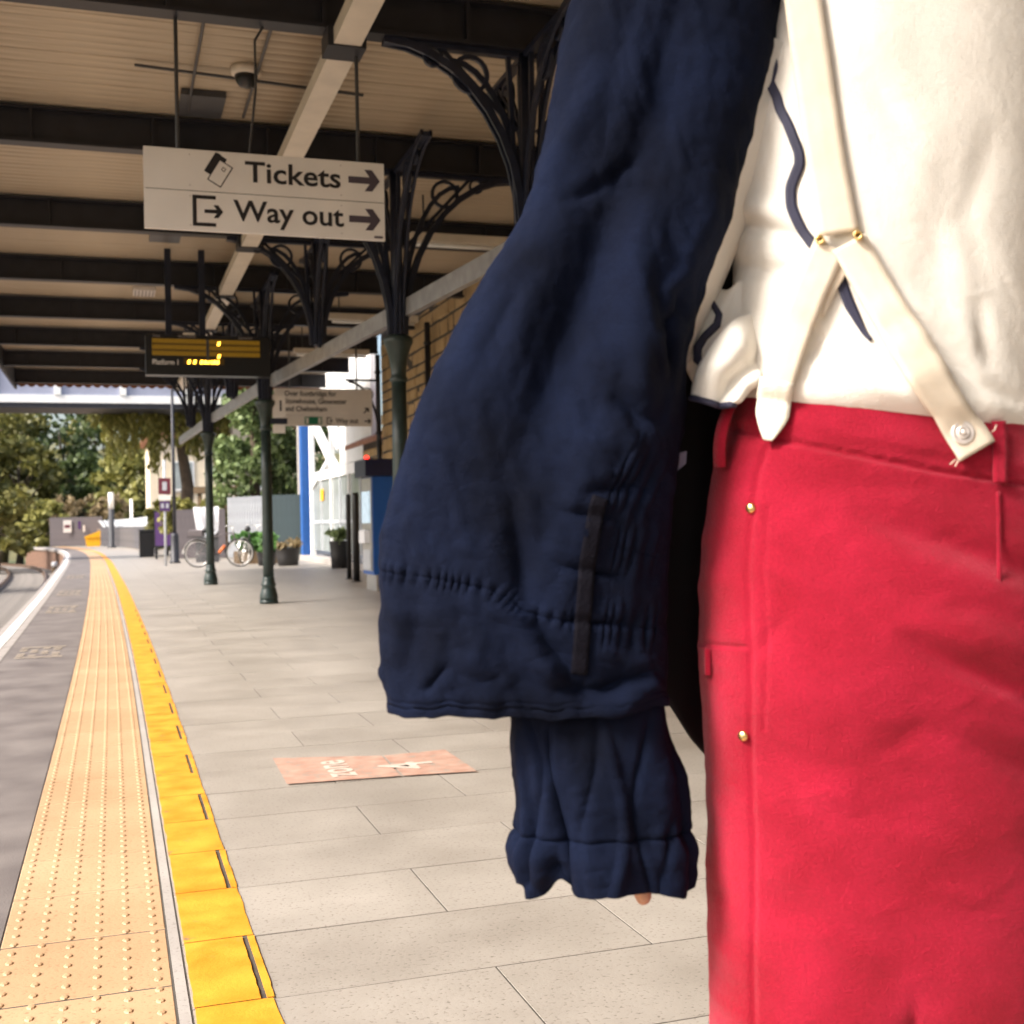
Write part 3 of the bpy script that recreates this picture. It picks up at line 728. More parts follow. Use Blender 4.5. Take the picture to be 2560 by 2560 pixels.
# ticket machine
tmn = thing('ticket_machine', 'tall blue ticket machine with dark top and steel foot', 'ticket machine', (3.62, 17.55, 0))
MB().cbox((.05,0,.245),(.70,.78,1.72),.006).build('cabinet', M['bluepaint'], tmn)
MB().cbox((-.06,-.03,1.723),(.74,.81,1.98),.02).build('top_hood', M['navypaint'], tmn)
MB().box((.09,.03,.0),(.68,.75,.243)).build('foot', M['steel'], tmn)
MB().box((.03,.04,.30),(.048,.74,1.70)).build('front_panel', M['steel'], tmn)
MB().cbox((.012,.12,1.02),(.029,.66,1.50),.003).build('screen', M['screen'], tmn)
MB().cbox((-.05,.18,.72),(.028,.6,.92),.02).build('ticket_tray', M['sheet'], tmn)
MB().box((.02,.10,.32),(.029,.68,.62)).build('lower_poster', M['palegrey'], tmn)
m = MB().lathe([(.035,0),(.033,.03),(.018,.045)], 14, (-.02,.05,1.982)); m.build('indicator_light', M['redlight'], tmn, True)
m = MB().tube([(.20,-.10,.47),(.70,-.10,.47)], .02, 8); m.tube([(.24,-.10,.47),(.24,.0,.47)], .014, 6); m.tube([(.66,-.10,.47),(.66,.0,.47)], .014, 6); m.build('grab_rail', M['steel'], tmn, True)
for x, y, lb in ((4.06,21.6,'black steel post left of the ticket machine, the thinner of two'),(4.0,20.6,'black steel post left of the ticket machine, the stouter of two')):
    t = thing('barrier_post', lb, 'post', (x, y, 0)); r = .045 if y > 21 else .06
    MB().lathe([(r*1.6,0.001),(r*1.6,.012),(r*1.05,.02)], 14).build('foot_plate', M['black'], t); MB().lathe([(r,.021),(r,1.5),(r*.8,1.55)], 14).build('tube', M['black'], t, True)

# white timber stair enclosure with glazing
en = thing('stair_enclosure', 'white timber footbridge stair enclosure with braces and grey glazing beside a blue post', 'stair enclosure', (5.25, 25, 0))
def ebar(nm, p0, p1, w, h, m=None): return MB().bar(p0, p1, w, h, (1,0,0)).build(nm, m or M['white'], en)
for y, w in ((8.2,.20),(5.0,.10),(2.6,.10),(-.1,.16)): MB().box((-.06,y-w/2,.14),(.06,y+w/2,5.2)).build('post', M['white'], en)
MB().box((-.20,8.8,.0),(.10,9.15,4.2)).build('blue_post', M['bluepost'], en)
MB().box((-.18,9.35,.0),(.08,9.75,4.2)).build('timber_post', M['timbergrey'], en)
MB().box((-.05,-.02,2.42),(.05,3.6,5.1)).build('upper_panel', M['white'], en)
MB().box((-.055,3.62,3.9),(.055,8.1,5.1)).build('fascia', M['white'], en)
ebar('brace', (0.0,7.95,3.85), (0.0,4.2,2.25), .09, .22); ebar('brace', (.0,7.9,2.0), (0.0,5.2,2.65), .09, .16); ebar('brace', (-.0,5.6,3.85),(-.0,3.65,2.8), .09, .22)
MB().box((-.055,.05,2.16),(.055,8.1,2.40)).build('transom', M['white'], en)
for a, b in ((.02,2.53),(2.67,4.93),(5.07,8.08)):
    MB().box((-.012,a,.30),(.012,b,2.155)).build('glass_pane', M['glass'], en)
    MB().box((-.04,a,1.02),(.04,b,1.10)).build('glazing_bar', M['palegrey'], en)
    MB().box((-.04,(a+b)/2-.05,.30),(.038,(a+b)/2+.05,2.155)).build('mullion', M['palegrey'], en)
MB().box((-.22,-.2,-.03),(.35,10.0,.138)).build('plinth', M['concrete'], en)
MB().cbox((-.05,6.15,1.62),(-.041,6.55,1.92),.001).build('notice', M['gritbin'], en)
MB().box((.3,.0,.14),(3.2,8.2,.16)).build('floor', M['concrete'], en)
MB().box((3.0,-.1,.16),(3.2,8.2,5.2)).build('back_wall', M['palegrey'], en)

# ------------------------------------------------------------------ foliage
def leaves(name, m, parent, clumps, per, size, spread, droop=0.0, loc=None, seed=1, aspect=1.6):
    """leaf-sized quads scattered round clump centres; clumps is a list of (x,y,z,r)"""
    rg_ = np.random.default_rng(seed); C = []
    for (x,y,z,r) in clumps:
        p = rg_.normal(size=(per,3)); p /= np.linalg.norm(p,axis=1)[:,None]; p *= (rg_.random((per,1))**.45)*r*spread
        p[:,2] *= .8; p += (x,y,z); C.append(p)
    C = np.concatenate(C); n = len(C)
    a = rg_.normal(size=(n,3)); a[:,2] -= droop*2; a /= np.linalg.norm(a,axis=1)[:,None]
    b = np.cross(a, rg_.normal(size=(n,3))); b /= np.linalg.norm(b,axis=1)[:,None]
    s_ = size*(.6+.8*rg_.random((n,1))); a *= s_*aspect/2; b *= s_/2
    V = np.stack([C-a, C+b*.9-a*.1, C+a, C-b*.9-a*.1], 1).reshape(-1,3)
    return np_mesh(name, V, np.arange(n*4).reshape(n,4), m, parent, False, loc)
def tree(name, label, x, y, h, r, m, seed, z0=-1.25, n=46, per=75, size=.32, cat='tree', group=None, spread=1.0, trunk=.28, flat=1.0):
    t = thing(name, label, cat, (x, y, z0), 0, group); rg_ = random.Random(seed)
    cl = []
    for i in range(n):
        a = rg_.uniform(0, 2*math.pi); u = rg_.uniform(-1,1); rr = r*(.35+.65*rg_.random()**.5)
        zz = h*.60 + u*h*.38; w = math.sqrt(max(.05, 1-(u*.92)**2))
        cl.append((rr*w*math.cos(a), rr*w*math.sin(a)*flat, zz, r*rg_.uniform(.20,.38)))
    tk_ = MB(); p = [(0,0,0),(.08*r,0,h*.2),(-.05*r,.05*r,h*.42),(.04*r,0,h*.62),(0,0,h*.82)]
    tk_.tube(p, [h*.032,h*.027,h*.02,h*.013,h*.005], 9)
    for c in cl[::4]:
        b = rg_.uniform(.25,.6)*h; tk_.tube([(0,0,b),(c[0]*.5,c[1]*.5,(b+c[2])/2+.1*h*.3),(c[0],c[1],c[2])], [h*.011,h*.007,h*.002], 6)
    tk_.build('trunk', M['bark'], t, True)
    leaves('crown', m, t, cl, per, size, spread, 0, None, seed)
    return t
T = [('leafy_tree','broad dark tree at the far left, rising beside the left edge',-10.5,78,10.5,3.4,'leaf_dark'),
     ('leafy_tree','tall olive tree on the bank, second from the left',-7.2,88,11.5,3.4,'leaf_olive'),
     ('leafy_tree','dense dark green tree filling the middle of the bank',-3.6,92,11.2,3.6,'leaf_dark'),
     ('leafy_tree','olive green tree rising behind the end fence',-.4,97,11.6,3.6,'leaf_olive'),
     ('leafy_tree','smaller pale olive tree above the serrated fence',1.6,79,7.2,2.6,'leaf_willow'),
     ('leafy_tree','low spreading dark tree above the dark post',-1.6,84,7.0,2.8,'leaf_dark'),
     ('leafy_tree','dark tree behind the cream house, partly hidden by the willow',5.8,90,11.5,3.6,'leaf_dark'),
     ('leafy_tree','olive tree in the gap between end fence and track bank',-5.6,80,7.6,2.6,'leaf_olive')]
for k, (nm, lb, x, y, h, r, m) in enumerate(T): tree(nm, lb, x, y, h, r, M[m], 20+k)
for k, (lb, x, y, h, r, m) in enumerate((('round olive bush at the foot of the bank nearest the rails',-5.2,60,4.2,1.7,'leaf_olive'),('yellow green bush beside the end of the platform',-3.6,73,3.6,1.5,'leaf_willow'),('dark bush on the bank at the far left beside the track',-7.4,64,5.2,2.2,'leaf_dark'),('small yellow green shrub beside the purple board',1.75,43.5,1.9,.6,'leaf_willow'))):
    tree('bush', lb, x, y, h, r, M[m], 60+k, n=26, per=70, size=.24, cat='bush', z0=-1.2 if k < 3 else 0)
# feathery pale grass behind the end fence
pt = thing('plume_grass', 'pale feathery plume grass rising behind the end fence', 'plant', (-1.2, 74.5, -.6))
sb = MB(); pc = []
for k in range(42):
    x = random.uniform(-2.2,2.2); yy = random.uniform(-.6,.6); h = random.uniform(2.2,3.5); dx = random.uniform(-.4,.4)
    sb.tube([(x,yy,0),(x+dx*.4,yy,h*.6),(x+dx,yy,h)], [.02,.014,.006], 4); pc.append((x+dx,yy,h-.1,.28))
sb.build('stems', M['leaf_plume'], pt); leaves('plumes', M['leaf_plume'], pt, pc, 26, .14, 1.0, 0, None, 5, 3.0)
# weeping willow in front of the cream house
wl = thing('weeping_willow', 'weeping willow with hanging yellow green strands before a cream house', 'tree', (2.3, 43.5, 0))
rgw = random.Random(3); tkw = MB(); tkw.tube([(0,0,0),(.2,0,2.4),(-.1,.1,4.6),(.3,0,6.8)], [.26,.22,.15,.05], 9); wc = []
for k in range(150):
    a = rgw.uniform(0,6.28); rr = 3.0*math.sqrt(rgw.random()); top = 7.8-.38*rr-rgw.uniform(0,1.6); bot = max(3.75+rgw.uniform(0,1.5)+.9*math.sin(k*2.4)*.4, top-4.0)
    if rgw.random() < .2: bot -= .6
    x, yy = rr*math.cos(a), rr*math.sin(a)*.6; z = top
    while z > bot: wc.append((x+rgw.uniform(-.05,.05), yy, z, .20)); z -= .22
    if k % 9 == 0: tkw.tube([(0,0,4.4),(x*.5,yy*.5,top+.2),(x,yy,top)], [.08,.05,.015], 6)
tkw.build('trunk', M['bark'], wl, True)
leaves('hanging_foliage', M['leaf_willow'], wl, wc, 9, .12, 1.0, 1.2, None, 8, 2.6)
# ivy clad trees over the slate green fence
for k, (lb, x, y, h, r, m) in enumerate((('pale green ivy clad tree over the pale grey fence',4.15,38.0,6.6,1.15,'leaf_ivy'),('dark ivy clad tree between the column and the stair enclosure',5.5,37.0,6.4,1.2,'leaf_dark'),('mid green ivy clad tree behind the second column',4.9,39.5,7.0,1.3,'leaf_ivy'))):
    t = thing('ivy_tree', lb, 'tree', (x, y, 0)); rg_ = random.Random(90+k); cl = []
    for i in range(70): a = rg_.uniform(0,6.28); rr = r*rg_.uniform(.4,1); cl.append((rr*math.cos(a), rr*math.sin(a)*.6, rg_.uniform(1.5,h), .38))
    MB().tube([(0,0,0),(.1,0,h*.5),(0,0,h*.9)], [.2,.15,.05], 8).build('trunk', M['bark'], t, True)
    leaves('ivy', M[m], t, cl, 95, .13, 1.0, .3, None, 70+k)

# ------------------------------------------------------------------ fences, posts and far things
def boards(t, nm, m, n, w, h, th=.025, z0=0.04, gap=.006, tops=None, jit=0):
    me = MB().cbox((0,0,z0),(w-gap,th,h),.004).mesh(nm, m)
    for k in range(n):
        o = link(bpy.data.objects.new(nm, me), t, (k*w, 0, random.uniform(-jit,jit)))
def fence(label, p0, p1, h, m, w=.12, gap=.006, nm='fence_board', rails=True, jit=.0, z0=.04):
    d = Vector((p1[0]-p0[0], p1[1]-p0[1])); L = d.length
    t = thing('fence', label, 'fence', (p0[0], p0[1], 0), math.atan2(d.y, d.x))
    n = int(L/w); boards(t, nm, m, n, w, h, z0=z0, gap=gap, jit=jit)
    if rails:
        r_ = MB()
        for z in (.35, h-.3): r_.box((0,.027,z),(n*w,.07,z+.09))
        r_.build('rails', m, t)
    return t
fence('solid slate green board fence behind the black tub', (4.28,34.6), (5.5,34.2), 1.86, M['slategreen'], .15, .002)
fence('pale grey picket fence between the bicycles and the iron column', (3.30,37.2), (4.35,34.8), 1.86, M['picketgrey'], .15, .05, 'picket')
fence('dark purple brown board fence behind the bicycles', (1.70,37.6), (3.30,37.3), 1.52, M['purplebrown'], .13, .002)
# serrated grey fence along the platform
sf = thing('paling_fence', 'long grey paling fence with pale slanted tops along the platform', 'fence', (0,0,0))
plm = MB().cbox((-.045,-.02,.05),(.045,.02,.98),.004).mesh('paling', M['midgrey'])
capm = MB(); capm.prism([(-.50,1.03),(.20,1.40),(.42,1.40),(-.22,1.03)], 0, -.05, .05); capm = capm.mesh('slanted_top', M['palegrey'])
topm = MB().box((-.03,-.65,.985),(.03,.65,1.015)).box((.09,-.65,.99),(.12,.65,1.38)).mesh('rail_gap_board', M['darkgrey'])  # taller dark board is added to stand for the gaps under the tops
y = 43.6; k = 0
while y < 69.5:
    x = 1.42 + (g(y)-g(43.6))*.95
    ang = math.atan2(-(g(y+.5)-g(y-.5))*.95, 1)
    for q in range(5):
        o = link(bpy.data.objects.new('paling', plm), sf, (x+(g(y+q*.26)-g(y))*.95, y+q*.26, 0)); o.rotation_euler.z = ang
    o = link(bpy.data.objects.new('rail_gap_board', topm), sf, (x, y+.52, 0)); o.rotation_euler.z = ang
    o = link(bpy.data.objects.new('slanted_top', capm), sf, (x, y+.5, 0)); o.rotation_euler.z = ang+.25
    y += 1.3
fence('dark slatted fence closing the far end of the platform behind the yellow bin', (-3.35,70.6), (-.55,69.6), 1.62, M['purplebrown'], .14, .004)
for x, z0, z1, w, mm, lb in ((-2.42,.78,1.45,.42,'signwhite','white notice board on the far end fence, the largest'),(-1.78,.95,1.4,.14,'purple','small purple notice on the far end fence'),(-1.55,.8,1.15,.1,'signwhite','small white notice on the far end fence left of the yellow bin')):
    t = thing('notice', lb, 'sign', (x, 70.12 - (x+2.4)*.36, z0)); MB().cbox((-w/2,-.03,0),(w/2,0,z1-z0),.004).build('plate', M[mm], t)
    if w > .3: MB().box((-w/2+.06,-.034,.25),(w/2-.06,-.031,.42)).build('red_band', M['redsign'], t); 
# grit bin
gb = thing('grit_bin', 'yellow grit bin with sloping lid at the far end of the platform', 'bin', (-1.02, 69.0, 0))
m = MB(); m.prism([(-.38,.0),(.30,.0),(.42,.50),(-.46,.45)], 1, -.35, .35); m.build('body', M['gritbin'], gb)
m = MB(); m.prism([(-.50,.455),(.45,.505),(.47,.86),(.40,.88),(-.47,.55)], 1, -.40, .40); m.build('lid', M['gritbin'], gb)
MB().box((.50,-.1,0),(.58,.0,.85)).build('side_post', M['darkgrey'], gb)
def post(name, label, x, y, r, h, m, top=None, cat='post', z0=0):
    t = thing(name, label, cat, (x, y, z0)); MB().lathe([(r*1.8,0),(r*1.8,.06),(r,.1),(r,h)], 12).build('shaft', M[m], t, True)
    if top: MB().lathe([(r*1.05,h+.001),(r*1.05,h+top),(r*.6,h+top+.03)], 12).build('cap', M['white'], t, True)
    return t
post('marker_post', 'dark post with a white top near the far end of the platform', -.10, 63.0, .13, 1.95, 'darkgrey', .78)
post('pole', 'thin white pole behind the paling fence, the farther one', .85, 62, .07, 2.4, 'white', None, 'pole')
post('pole', 'thin white pole behind the paling fence, the nearer taller one', 1.72, 58, .08, 2.95, 'white', None, 'pole')
post('edge_post', 'short dark post with white head beyond the platform edge', -1.95, 44, .10, .65, 'brown', .15, 'post', -.95)
# storage box and poster board by the fence
t = thing('storage_box', 'low dark storage box standing against the paling fence', 'box', (1.06, 42.6, 0)); MB().cbox((-.24,-.6,0),(.22,.6,.88),.02).build('body', M['black'], t); MB().cbox((-.27,-.63,.885),(.25,.63,.93),.01).build('lid', M['darkgrey'], t)
t = thing('poster_board', 'dark notice board with a purple poster behind the lamp post', 'notice board', (1.52, 39.0, 0), R(-8))
MB().cbox((-.33,0,.36),(.33,.06,1.52),.01).build('frame', M['black'], t); MB().box((-.29,-.006,.42),(.29,-.001,1.47)).build('poster', M['purple'], t)
for x in (-.27,.27): MB().box((x-.03,.01,0),(x+.03,.05,.358)).build('leg', M['black'], t)
# lamp post
lp = thing('lamp_post', 'slim dark lamp post with a stouter base beside the bicycles', 'lamp post', (1.60, 34.4, 0))
MB().lathe([(.15,0),(.15,.05),(.115,.07),(.11,.75),(.10,.80),(.055,.84)], 16).build('base', M['girder'], lp, True)
MB().lathe([(.050,.841),(.046,2.5),(.038,5.0)], 12).build('shaft', M['girder'], lp, True)
MB().lathe([(.05,5.001),(.13,5.05),(.19,5.35),(.17,5.38),(.05,5.5)], 14).build('lantern', M['darkgrey'], lp, True)
sp = thing('sign_post', 'thin grey post carrying small stacked plates left of the lamp post', 'sign post', (1.27, 32.3, 0))
MB().lathe([(.032,0),(.030,2.75)], 10).build('shaft', M['palegrey'], sp, True)
for z0, z1, w, m in ((1.86,2.28,.31,'redsign'),(1.70,1.84,.31,'signwhite'),(1.42,1.68,.26,'purple')):
    MB().cbox((-w/2,-.05,z0),(w/2,-.034,z1),.003).build('plate', M[m], sp)
MB().box((-.055,-.056,1.96),(.055,-.051,2.18)).build('plate_symbol', M['palegrey'], sp)
for x in (-.06,.06): MB().box((x-.035,-.056,1.5),(x+.035,-.051,1.62)).build('plate_symbol', M['palegrey'], sp)

# bicycles
def bicycle(label, x, y, rz, frame_m, acc):
    t = thing('bicycle', label, 'bicycle', (x, y, 0), rz, 'bicycles parked in front of the dark fence')
    for cx, nm in ((0,'rear'),(1.02,'front')):
        def torus(r, w_, n=28, k=7):
            m = MB(); V = []; F = []
            for i in range(n):
                a = 2*math.pi*i/n
                for j in range(k):
                    b = 2*math.pi*j/k; rr = r + w_*math.cos(b); V.append((cx+rr*math.cos(a), w_*math.sin(b), .345+rr*math.sin(a)))
            for i in range(n):
                for j in range(k): F.append((i*k+j, i*k+(j+1)%k, ((i+1)%n)*k+(j+1)%k, ((i+1)%n)*k+j))
            m.add(V, F); return m
        w = torus(.325,.019).build('wheel', M['tyre'], t, True); torus(.300,.014).build('rim', M['alloy'], w, True)
        s_ = MB()
        for q in range(16):
            a = 2*math.pi*q/16; s_.tube([(cx,.02*(1 if q%2 else -1),.345),(cx+.295*math.cos(a),0,.345+.295*math.sin(a))], .0022, 4)
        s_.tube([(cx,-.05,.345),(cx,.05,.345)], .022, 8); s_.build('spokes', M['alloy'], w)
        mg = MB(); pts = [(cx+.365*math.cos(R(a)), 0, .345+.365*math.sin(R(a))) for a in range(20,181,16)]
        for p_, q_ in zip(pts[:-1], pts[1:]): mg.bar(p_, q_, .05, .008)
        mg.build('mudguard', M['alloy'] if nm == 'rear' else M['black'], t)
    fr = MB(); bb = (.44,0,.29); st_ = (.31,0,.80); hd = (.86,0,.84); hl = (.90,0,.70)
    for a, b, r in ((bb,st_,.017),(bb,hl,.019),((.325,0,.74),hd,.016),((0,.05,.345),(.33,.02,.73),.010),((0,-.05,.345),(.33,-.02,.73),.010),((0,.05,.345),bb,.011),((0,-.05,.345),bb,.011),(hl,hd,.02)): fr.tube([a,b], r, 8)
    fr.build('frame', M[frame_m], t, True)
    fk = MB()
    for s_ in (-.05,.05): fk.tube([(.90,s_*.6,.70),(.95,s_,.52),(1.02,s_,.345)], .012, 6)
    fk.build('fork', M[frame_m], t, True)
    hb = MB(); hb.tube([(.86,0,.84),(.845,0,.99)], .014, 8); hb.tube([(.74,-.27,1.0),(.83,-.2,1.02),(.86,0,1.0),(.83,.2,1.02),(.74,.27,1.0)], .012, 8); hb.build('handlebar', M['steel'], t, True)
    sd_ = MB(); sd_.add(*(lambda m: (m.v, m.f))(MB().tube([(.16,0,.90),(.22,0,.915),(.34,0,.91),(.42,0,.905)], [.06,.085,.045,.02], 10))); sd_.tube([st_,(.295,0,.90)], .013, 6); sd_.build('saddle', M['black'], t, True)
    ck = MB(); ck.tube([(.44,-.06,.29),(.44,.06,.29)], .018, 8); ring(ck, (.44,-.05,.29), (0,1,0), .08, .015); ck.bar((.44,-.07,.29),(.56,-.07,.18),.014,.025); ck.bar((.44,.07,.29),(.32,.07,.40),.014,.025); ck.build('crank', M['darkgrey'], t)
    if acc:
        bk = MB(); bk.box((-.22,-.17,.74),(.16,.17,.76)); bk.tube([(-.05,.1,.76),(0,.05,.345)], .006, 5); bk.build('rear_rack', M['black'], t)
        MB().cbox((-.2,-.15,.765),(.14,.15,.93),.03).build('pannier', M['purplebrown'], t)
        MB().tube([(.50,0,.34),(.66,0,.53)], .038, 10).build('bottle', M['orange'], t, True)
    return t
bicycle('bicycle with silver wheels and an orange bottle, seen side on behind an iron column', 1.95, 30.2, -YAW+R(2), 'purplebrown', True)
bicycle('second bicycle seen nearly end on beside the planter', 3.18, 31.4, -YAW+R(78), 'black', False)
sh = thing('white_sheet', 'white sheet hung over a board behind the bicycle', 'sheet', (2.33, 32.6, .70))
V = []; F = []; nx, nz = 14, 14
for j in range(nz+1):
    tz = j/nz
    for i in range(nx+1):
        tx = i/nx*2-1; w = .25+.09*tz**.6; z = .82*tz + (.13*(tx*tx) if tz < .25 else 0)*(1-tz/.25 if tz < .25 else 0)
        V.append((tx*w+.02*(1-tz), .025*math.sin(tx*7+tz*3)+.02*math.sin(tz*6), z))
n1 = nx+1
for j in range(nz):
    for i in range(nx): k = j*n1+i; F.append((k,k+1,k+n1+1,k+n1))
m = MB().add(V,F); m.add([(v[0],v[1]+.012,v[2]) for v in V], [f[::-1] for f in F]); m.build('cloth', M['sheet'], sh, True); sh.rotation_euler.z = -YAW
MB().box((-.3,.06,-.65),(.3,.09,.80)).build('board', M['darkgrey'], sh)
# planters
def tub(label, x, y, r, h, leafm, n, lh, seed, m='pot'):
    t = thing('plant_tub', label, 'plant pot', (x, y, 0))
    MB().lathe([(r*.82,0.002),(r*.9,h*.5),(r,h*.96),(r*1.06,h),(r*.98,h),(r*.95,h-.05),(.02,h-.05)], 22).build('tub', M[m], t, True)
    rg_ = random.Random(seed); cl = [(rg_.uniform(-r,r)*.9, rg_.uniform(-r,r)*.7, h+lh*rg_.random(), .10) for k in range(n)]
    s_ = MB()
    for c in cl: s_.tube([(c[0]*.3,c[1]*.3,h-.05),(c[0],c[1],c[2])], [.008,.004], 4)
    s_.build('stems', M['leaf_ivy'], t); leaves('leaves', M[leafm], t, cl, 26, .10, 1.1, 0, None, seed)
tub('black tub of wilting plants in front of the slate green fence', 4.05, 29.6, .30, .44, 'leaf_plume', 9, .14, 4)
tub('dark tub half hidden behind the second column', 3.62, 30.3, .25, .34, 'leaf_bright', 12, .30, 5)
tub('dark pot with leafy plant by the glazed stair enclosure', 4.85, 27.0, .22, .62, 'leaf_ivy', 12, .22, 6)
pb = thing('planter', 'long timber planter of bright green plants behind the second column', 'planter', (3.35, 31.9, 0), -YAW)
MB().cbox((-.35,-.2,0.002),(.75,.2,.34),.01).build('trough', M['brown'], pb)
cl = [(random.uniform(-.35,.7), random.uniform(-.15,.15), random.uniform(.38,.75), .12) for k in range(34)]
leaves('leaves', M['leaf_bright'], pb, cl, 40, .10, 1.1, 0, None, 12)
# cream house and brown pergola behind the fence
ho = thing('cream_house', 'cream rendered house with a clay roof behind the willow', 'house', (1.55, 55, 0))
MB().box((0,0,-1.2),(7.5,7,4.9)).build('wall', M['cream'], ho)
m = MB().prism([(-.3,4.905),(7.8,4.905),(7.8,5.0),(3.75,7.6),(-.3,5.0)], 1, -.3, 7.3); m.build('roof', M['tile'], ho)
for x in (1.0, 4.4):
    w = MB().box((x,-.05,2.6),(x+.9,-.001,3.9)).build('window', M['white'], ho); MB().box((x+.07,-.06,2.67),(x+.83,-.051,3.83)).build('pane', M['glass'], w); MB().box((x-.06,-.12,2.5),(x+.96,-.001,2.59)).build('sill', M['concrete'], w)
pg = thing('pergola', 'low brown timber pergola above the dark fence', 'pergola', (2.55, 39.2, 0), -YAW)
MB().box((-.1,-.1,2.05),(1.35,.9,2.26)).build('top_beam', M['brown'], pg)
for x in (0,.42,.84,1.2): MB().box((x,-.02,0),(x+.11,.1,2.045)).build('post', M['brown'], pg)
hd = thing('hedge', 'ragged yellow green hedge top over the dark fence', 'hedge', (2.4, 38.4, 0), -R(5))
leaves('foliage', M['leaf_willow'], hd, [(random.uniform(-1.0,1.3), random.uniform(-.2,.2), random.uniform(.9,1.75), .2) for k in range(60)], 40, .10, 1.1, 0, None, 33)

# footbridge across the tracks
br = thing('footbridge', 'footbridge crossing the tracks with white girder and slate blue panels', 'footbridge', (0, 40.5, 0))
MB().box((-14,0,5.02),(4.4,.16,5.27)).build('lower_girder', M['white'], br)
MB().box((-14,.17,4.86),(4.4,2.2,5.01)).build('deck', M['girder'], br)
MB().box((-14,.03,4.862),(4.4,.165,5.012)).build('soffit_plate', M['girder'], br)
MB().box((-14,0,6.42),(4.4,.16,6.54)).build('top_rail', M['white'], br)
MB().box((-14,2.2,5.0),(4.4,2.3,6.4)).build('far_parapet', M['bridgeblue'], br)
x = -13.5
while x < 4.4:
    MB().box((x-.10,-.04,5.275),(x+.10,.17,6.415)).build('post', M['white'], br)
    if x+1.98 < 4.4: MB().box((x+.105,.05,5.275),(x+1.875,.09,6.415)).build('parapet_panel', M['bridgeblue'], br)
    x += 1.98
for x in (-10.2, 4.1):
    MB().box((x-.25,.2,-1.25),(x+.25,2.0,4.855)).build('pier', M['concrete'], br)

# ------------------------------------------------------------------ the person, seen from behind
# local frame: x to the person's right, y away from the viewer (the way the person faces), z up
per = thing('person', 'person in red trousers and webbing braces seen from behind, navy jacket over one arm', 'person',
            tuple(Vector((math.cos(YAW)*.36+math.sin(YAW)*1.3, -math.sin(YAW)*.36+math.cos(YAW)*1.3, 0))), -YAW)

def fold_field(X, Z, folds, taper=True):
    D = np.zeros_like(X)
    for pts, w, a in folds:
        best = np.full_like(X, 1e9); S = np.zeros_like(X); acc = 0.
        for (x0,z0),(x1,z1) in zip(pts[:-1], pts[1:]):
            dx, dz = x1-x0, z1-z0; l = math.hypot(dx,dz)
            t = np.clip(((X-x0)*dx+(Z-z0)*dz)/(l*l), 0, 1)
            d = (X-x0-t*dx)**2 + (Z-z0-t*dz)**2; m_ = d < best
            best = np.where(m_, d, best); S = np.where(m_, acc+t*l, S); acc += l
        f = .25+.75*np.clip(np.sin(math.pi*np.clip(S/acc,0,1)),0,1)**.7 if taper else 1.
        D += a*f*np.exp(-best/(w*w))
    return D
def pucker_field(X, Z, lines, lam=.011):
    D = np.zeros_like(X)
    for pts, w, a in lines:
        best = np.full_like(X, 1e9); S = np.zeros_like(X); acc = 0
        for (x0,z0),(x1,z1) in zip(pts[:-1], pts[1:]):
            dx, dz = x1-x0, z1-z0; l = math.hypot(dx,dz)
            t = np.clip(((X-x0)*dx+(Z-z0)*dz)/(l*l), 0, 1)
            d = (X-x0-t*dx)**2 + (Z-z0-t*dz)**2; m_ = d < best
            best = np.where(m_, d, best); S = np.where(m_, acc+t*l, S); acc += l
        D += a*np.exp(-best/(w*w))*(np.sin(S*2*math.pi/lam + 3*np.sin(S*90)) - .4) - a*.8*np.exp(-best/(.0022**2))
    return D
def vnoise(X, Y, Z, s, seed=0.0):
    f = X.ravel()*s; gq = Y.ravel()*s; h = Z.ravel()*s
    return np.array([mnoise.noise(Vector((a+seed, b+seed*.7, c-seed))) for a, b, c in zip(f, gq, h)]).reshape(X.shape)

def creases(X, Y, Z, s, seed):
    """thin soft cloth ridges: only the peaks of a stretched noise stand out"""
    n = vnoise(X, Y, Z, s, seed)
    return np.clip(n*2.2-.25, 0, 1.2)**1.3 - .6*np.clip(-n*2.2-.35, 0, 1.2)**1.3

